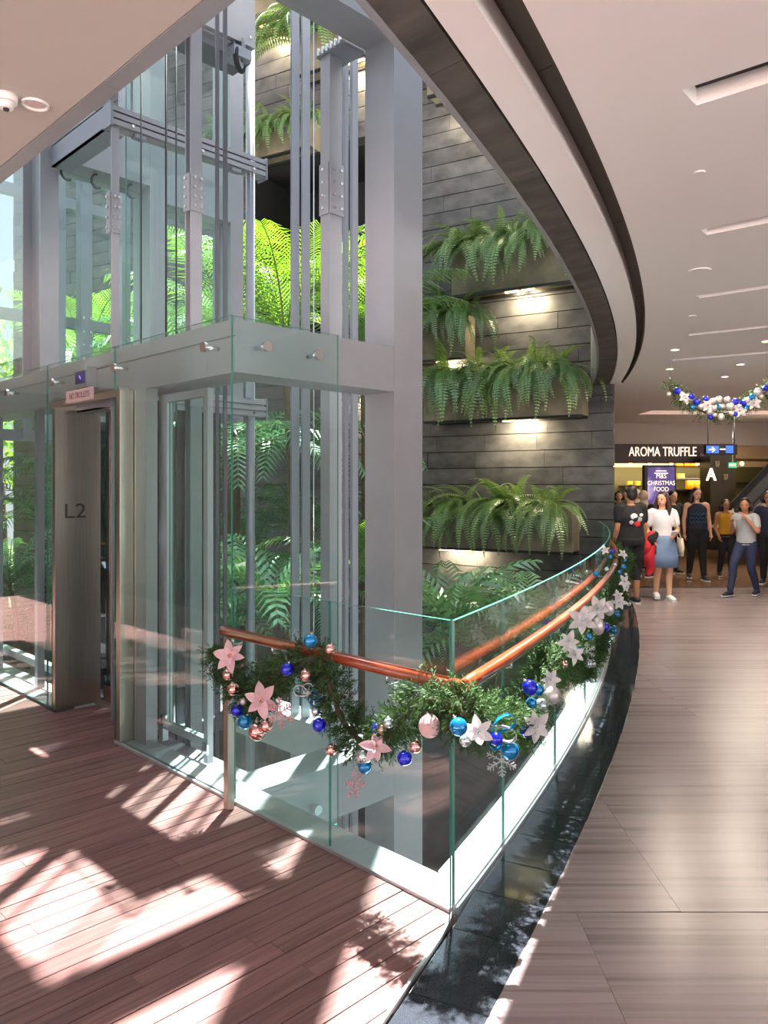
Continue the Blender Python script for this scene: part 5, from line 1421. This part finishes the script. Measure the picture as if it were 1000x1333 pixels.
def person(name_label, px, d, facing, h, J, skin='skin', hair='hair', top=None, bottom=None, skirt=None, shoes='shoe_dark', sleeve='short', hairlen=.0, head_yaw=0.0, extras=None, group=None, scarf=None, heavy=1.0):
    """figure in its own axes: x to its right... z up, facing +y; h standing height; J overrides joint positions (for a 1.62 m body)"""
    base = onD(px, 634, d); base.z = 0
    t = thing('person', base, name_label, 'person', group)
    # facing: angle from 'towards the camera' turned to the viewer's right
    fdir = (-FWD * cos(facing) + RIGHT * sin(facing)); yaw = math.atan2(fdir.y, fdir.x) - pi / 2
    t.rotation_euler = (0, 0, yaw); t.scale = (h / 1.62,) * 3
    D = dict(hipL=(-.085, 0, .86), hipR=(.085, 0, .86), kneeL=(-.085, .02, .47), kneeR=(.085, .02, .47), ankL=(-.085, -.01, .085), ankR=(.085, -.01, .085),
             shL=(-.165, 0, 1.31), shR=(.165, 0, 1.31), elL=(-.215, -.02, 1.05), elR=(.215, -.02, 1.05), wrL=(-.22, .06, .83), wrR=(.22, .06, .83), lean=0.0, toeL=0.0, toeR=0.0)
    D.update(J); V = {k: Vector(v) for k, v in D.items() if isinstance(v, tuple)}
    ln = D['lean']; hw = heavy
    neck = Vector((0, ln * .9, 1.36)); headc = Vector((0, ln + .015, 1.51))
    body = MB()
    rings(body, [((0, 0, .80), .10, .08), ((0, 0, .88), .155 * hw, .105 * hw), ((0, ln * .2, .98), .135 * hw, .092 * hw), ((0, ln * .4, 1.06), .122 * hw, .085 * hw), ((0, ln * .6, 1.18), .142 * hw, .098 * hw), ((0, ln * .8, 1.27), .15 * hw, .09), ((0, ln * .85, 1.32), .13, .075), ((0, ln * .9, 1.355), .06, .055)])
    for s in 'LR':
        sg = -1 if s == 'L' else 1
        limb(body, [V['hip' + s] + Vector((0, 0, .02)), V['hip' + s].lerp(V['knee' + s], .5) + Vector((0, .012, 0)), V['knee' + s], V['knee' + s].lerp(V['ank' + s], .35) + Vector((0, -.018, 0)), V['ank' + s]], [.088 * hw, .078 * hw, .054, .052, .034])
        sh = V['sh' + s] + Vector((0, ln * .85, 0))
        limb(body, [Vector((sg * .09, ln * .85, 1.31)), sh, sh.lerp(V['el' + s], .5), V['el' + s], V['el' + s].lerp(V['wr' + s], .4), V['wr' + s]], [.055, .052 * hw, .044, .035, .036, .023])
        # hand: palm, four fingers of different length with a bend, thumb from the side
        w = V['wr' + s]; fd = (V['wr' + s] - V['el' + s]).normalized(); inn = Vector((-sg, 0, 0)); inn = (inn - fd * inn.dot(fd)).normalized(); acr = fd.cross(inn).normalized()
        if acr.y < 0: acr = -acr
        pc = w + fd * .045
        limb(body, [w, pc, w + fd * .085], [(.022, .016), (.034, .016), (.036, .015)], 10)
        for k_, (o_, l_) in enumerate(((-.027, .058), (-.009, .068), (.009, .073), (.027, .066))):
            r0 = w + fd * .08 + acr * o_
            limb(body, [r0, r0 + fd * l_ * .5 + inn * .008, r0 + fd * l_ * .9 + inn * .026], [.0098, .0092, .0085], 7, 2)
        r0 = w + fd * .03 + acr * .03
        limb(body, [r0, r0 + (fd * .6 + acr * .7).normalized() * .035 + inn * .006, r0 + (fd * .85 + acr * .5).normalized() * .06 + inn * .012], [.0125, .011, .009], 7, 2)
        # foot
        ank = V['ank' + s]; ta = D['toe' + s]; td = Vector((sg * .18, cos(ta), -sin(ta))).normalized()
        limb(body, [ank + Vector((0, -.02, -.03)), ank + td * .06 - Vector((0, 0, .045)), ank + td * .15 - Vector((0, 0, .06))], [.032, (.036, .028), (.034, .018)], 10)
    hy = Matrix.Rotation(head_yaw, 3, 'Z'); hb = (hy @ Vector((1, 0, 0)), hy @ Vector((0, 1, 0)), Vector((0, 0, 1)))
    HP = lambda x, y, z: headc + hb[0] * x + hb[1] * y + hb[2] * z
    limb(body, [neck - Vector((0, 0, .03)), headc - Vector((0, .01, .06))], [.05, .047])
    body.ell(HP(0, -.008, .025), .074, .092, .086, 16, 12, basis=hb); body.ell(HP(0, .02, -.04), .058, .066, .066, 14, 10, basis=hb)
    body.ell(HP(0, .098, -.018), .012, .016, .02, 8, 6, basis=hb)
    for sx_ in (-1, 1): body.ell(HP(sx_ * .076, -.005, -.01), .010, .018, .03, 8, 6, basis=hb)
    b = fused(body, 'body', skin, t, .0105)
    for sx_ in (-1, 1):
        raw(MB().ell(HP(sx_ * .032, .080, .005), .012, .008, .007, 8, 6, basis=hb), 'eye', 'eye', t)
    raw(MB().ell(HP(0, .083, -.058), .022, .008, .007, 8, 6, basis=hb), 'mouth', 'lip', t)
    hm = MB(); hm.ell(HP(0, -.022, .045), .083, .092, .083, 16, 12, basis=hb)
    if scarf:
        hm = MB(); hm.ell(HP(0, -.018, .03), .092, .098, .105, 16, 12, basis=hb); hm.ell(HP(0, -.01, -.11), .085, .085, .07, 14, 10, basis=hb); rings(hm, [((0, ln, 1.28), .15, .1), ((0, ln, 1.36), .1, .09), ((0, ln, 1.42), .075, .08)])
        fused(hm, 'headscarf', scarf, t, .014)
    else:
        hm.ell(HP(0, -.055, -.01), .078, .055, .085, 14, 10, basis=hb)
        if hairlen:
            for q in range(7):
                a = -1.25 + 2.5 * q / 6
                top_ = HP(.075 * sin(a), -.075 * cos(a) + .0, .03); end = HP(.105 * sin(a), -.105 * cos(a) + .03 * abs(sin(a)), -hairlen - .02 * cos(3 * a))
                limb(hm, [top_, top_.lerp(end, .5) + Vector((.02 * sin(a), -.01, 0)), end], [.04, .043, .018], 8, 3)
        fused(hm, 'hair', hair, t, .013)
    cl = MB()
    if top:
        z0 = .90 if skirt or top[1] == 'tuck' else .84; e = .014
        rings(cl, [((0, 0, z0), .158 * hw + e, .108 * hw + e), ((0, ln * .2, .98), .142 * hw + e, .098 * hw + e), ((0, ln * .4, 1.06), .130 * hw + e, .092 * hw + e), ((0, ln * .6, 1.18), .146 * hw + e, .102 * hw + e), ((0, ln * .8, 1.27), .152 * hw + e, .094 + e), ((0, ln * .85, 1.325), .115 + e, .072 + e), ((0, ln * .9, 1.35), .075, .068)])
        for s in 'LR':
            sg = -1 if s == 'L' else 1; sh = V['sh' + s] + Vector((0, ln * .85, 0))
            if sleeve == 'short': limb(cl, [Vector((sg * .09, ln * .85, 1.30)), sh, sh.lerp(V['el' + s], .62)], [.066, .066 * hw, .062], 12)
            elif sleeve == 'long': limb(cl, [Vector((sg * .09, ln * .85, 1.30)), sh, V['el' + s], V['wr' + s]], [.066, .066 * hw, .052, .036], 12)
        fused(cl, 'top', top[0], t, .013)
    if bottom:
        bt = MB(); e = .014
        rings(bt, [((0, 0, .80), .14 * hw + e, .10 * hw + e), ((0, 0, .88), .160 * hw + e, .110 * hw + e), ((0, 0, .95), .140 * hw + e * .6, .096 * hw + e * .6)])
        for s in 'LR':
            stop = bottom[1] if len(bottom) > 1 else .93
            K, A, Hh = V['knee' + s], V['ank' + s], V['hip' + s]
            limb(bt, [Hh, Hh.lerp(K, .5) + Vector((0, .012, 0)), K] + ([K.lerp(A, .4) + Vector((0, -.014, 0)), K.lerp(A, stop)] if stop > 0 else []), [.10 * hw, .090 * hw, .068] + ([.064, .050] if stop > 0 else []), 12)
        fused(bt, 'trousers', bottom[0], t, .013)
    if skirt:
        sk = MB(); rings(sk, [((0, .03, .50), .235, .20), ((0, .03, .66), .225, .185), ((0, .01, .82), .205, .155), ((0, 0, .90), .185, .135), ((0, 0, .97), .160, .116)], 24)
        raw(sk, 'skirt', skirt, t)
    for s in 'LR':
        ank = V['ank' + s]; sg = -1 if s == 'L' else 1; ta = D['toe' + s]; td = Vector((sg * .18, cos(ta), -sin(ta))).normalized()
        so_ = MB(); limb(so_, [ank + Vector((0, -.035, -.035)), ank + td * .06 - Vector((0, 0, .04)), ank + td * .165 - Vector((0, 0, .058))], [(.042, .046), (.044, .042), (.040, .026)], 12)
        sh_ = fused(so_, 'shoe', shoes, t, .011)
        ct = ank + td * .055 - Vector((0, 0, .078)); up_ = td.cross(Vector((1, 0, 0))).normalized() * -1
        sole = MB().obox(ct, td.cross(up_).normalized(), td, up_, .036, .125, .009); so2 = raw(sole, 'sole', 'shoe_white', t); 
    if extras: extras(t, V, headc)
    return t

# 1 - woman in white tee and blue skirt walking this way
def ex1(t, V, hc):
    bag = MB(); c = Vector((-.27, .0, .80))
    rings(bag, [((c.x, c.y, .66), .035, .13), ((c.x, c.y, .80), .045, .14), ((c.x, c.y, .93), .02, .12)], 16); raw(bag, 'tote_bag', 'canvas', t)
    st = MB(); st.tube([(c.x + .01, .08, .92), (-.19, .07, 1.15), (-.13, .02, 1.375), (-.19, -.06, 1.15), (c.x + .01, -.08, .92)], .009, 6); raw(st, 'bag_strap', 'canvas', t)
    ph = MB().obox(V['wrL'] + Vector((.03, .085, .03)), (1, 0, 0), (0, .8, .6), (0, -.6, .8), .036, .075, .005); raw(ph, 'phone', 'shoe_white', t)
    for mat, dx, dz, nm in (('red', .03, -.12, 'jacket'), ('blackcloth', -.02, -.02, 'jacket_lining'), ('red', .0, -.26, 'jacket_sleeve')):
        j = MB(); w = V['wrR']
        limb(j, [w + Vector((dx - .02, .02, .07)), w + Vector((dx + .05, .04, dz)), w + Vector((dx + .02, .0, dz - .16)), w + Vector((dx + .05, .02, dz - .26))], [.06, .085, .07, .04], 10); fused(j, nm, mat, t, .016)
person('woman in white tee and blue skirt carrying a tote bag and red jacket', 862, 11.7, -.05, 1.62,
       dict(kneeR=(.09, .10, .48), ankR=(.08, -.02, .11), kneeL=(-.08, .10, .47), ankL=(-.07, .12, .085), wrL=(-.10, .24, .98), elL=(-.23, -.0, 1.05), elR=(.22, -.02, 1.06), wrR=(.20, .16, .92)), hair='hair_brown', top=('whitetee', 'tuck'), skirt='skirtblue', shoes='shoe_white', hairlen=.26, head_yaw=-.75, extras=ex1)
# 2 - man with his back to us
def ex2(t, V, hc):
    for (x, z, r, mt) in ((-.03, 1.20, .055, 'whitetee'), (.05, 1.16, .045, 'greytee'), (.02, 1.10, .05, 'red'), (-.07, 1.12, .035, 'greytee'), (.08, 1.22, .03, 'whitetee')):
        raw(MB().ell((x, -.135, z), r, .006, r * .8, 12, 8), 'shirt_print', mt, t)
person('man seen from behind in a black tee with a printed back', 821, 11.3, pi + .25, 1.72, dict(), skin='skin_dark', hair='hair', top=('blackcloth', 'x'), bottom=('blackcloth', .02), shoes='shoe_dark', extras=ex2, heavy=1.28)
# 3 - woman in a dark patterned sleeveless top
def ex3(t, V, hc):
    for k_ in range(3):
        z = 1.02 + .07 * k_; pts = [(.15 * sin(-1.2 + 2.4 * i / 12) * 1.02, .03 + .105 * cos(-1.2 + 2.4 * i / 12), z + (.022 if i % 2 else -.022)) for i in range(13)]
        raw(MB().tube(pts, .011, 6), 'zigzag_band', 'teal_zig', t)
person('woman in a dark sleeveless top with teal zigzags and black trousers', 907, 14.2, -.15, 1.68, dict(kneeL=(-.08, .08, .48), ankL=(-.10, .10, .085), ankR=(.10, -.12, .11), kneeR=(.09, .0, .48)), hair='hair', top=('navy', 'x'), bottom=('blackcloth', .95), sleeve='none', shoes='shoe_dark', hairlen=.24, head_yaw=.2, extras=ex3, heavy=1.1)
# 4 - woman in mustard
person('woman in a mustard sleeveless knit and dark trousers in the middle of the group', 945, 14.6, -.1, 1.46, dict(kneeL=(-.08, .08, .48), ankL=(-.09, .06, .085), ankR=(.10, -.10, .10), elR=(.20, -.05, 1.05), wrR=(.17, .08, .86)), skin='skin_dark', hair='hair', top=('mustard', 'x'), bottom=('blackcloth', .95), sleeve='none', hairlen=.12)
# 5 - woman in grey tee, mid-stride, hand raised to her face
person('woman in a grey tee and blue jeans striding with one hand raised to her chin', 972, 12.1, -.85, 1.52,
       dict(kneeR=(.10, .26, .52), ankR=(.12, .34, .10), kneeL=(-.08, .0, .46), ankL=(-.10, -.16, .10), lean=.05, elL=(-.24, .12, 1.08), wrL=(-.08, .20, 1.30), elR=(.22, .04, 1.06), wrR=(.14, .22, 1.22)), skin='skin_dark', hair='hair', top=('greytee', 'x'), bottom=('denim', .95), shoes='navy', hairlen=.10, head_yaw=.3)
# 6 - person at the frame's right edge
person('person in dark navy clothes cut by the right edge of the view', 1001, 13.6, -.5, 1.62, dict(kneeL=(-.08, .1, .48), ankL=(-.09, .10, .085)), skin='skin_dark', top=('navy', 'x'), bottom=('blackcloth', .95), hairlen=.1)
# 7.. the queue farther back
person('person in a beige headscarf and dark robe behind the man in black', 838, 14.6, pi - .6, 1.62, dict(), top=('blackcloth', 'x'), bottom=('blackcloth', .95), sleeve='long', scarf='beige_scarf')
person('person in a pale headscarf standing farther back by the screen', 829, 16.0, .5, 1.64, dict(), top=('navy', 'x'), bottom=('blackcloth', .95), sleeve='long', scarf='canvas')
person('dark-haired person in black standing behind the woman with the phone', 876, 15.3, .3, 1.62, dict(), top=('blackcloth', 'x'), bottom=('blackcloth', .95), sleeve='long')
person('person in navy far back at the shop counter', 806, 17.4, -.3, 1.60, dict(), top=('navy', 'x'), bottom=('blackcloth', .95), hairlen=.1)
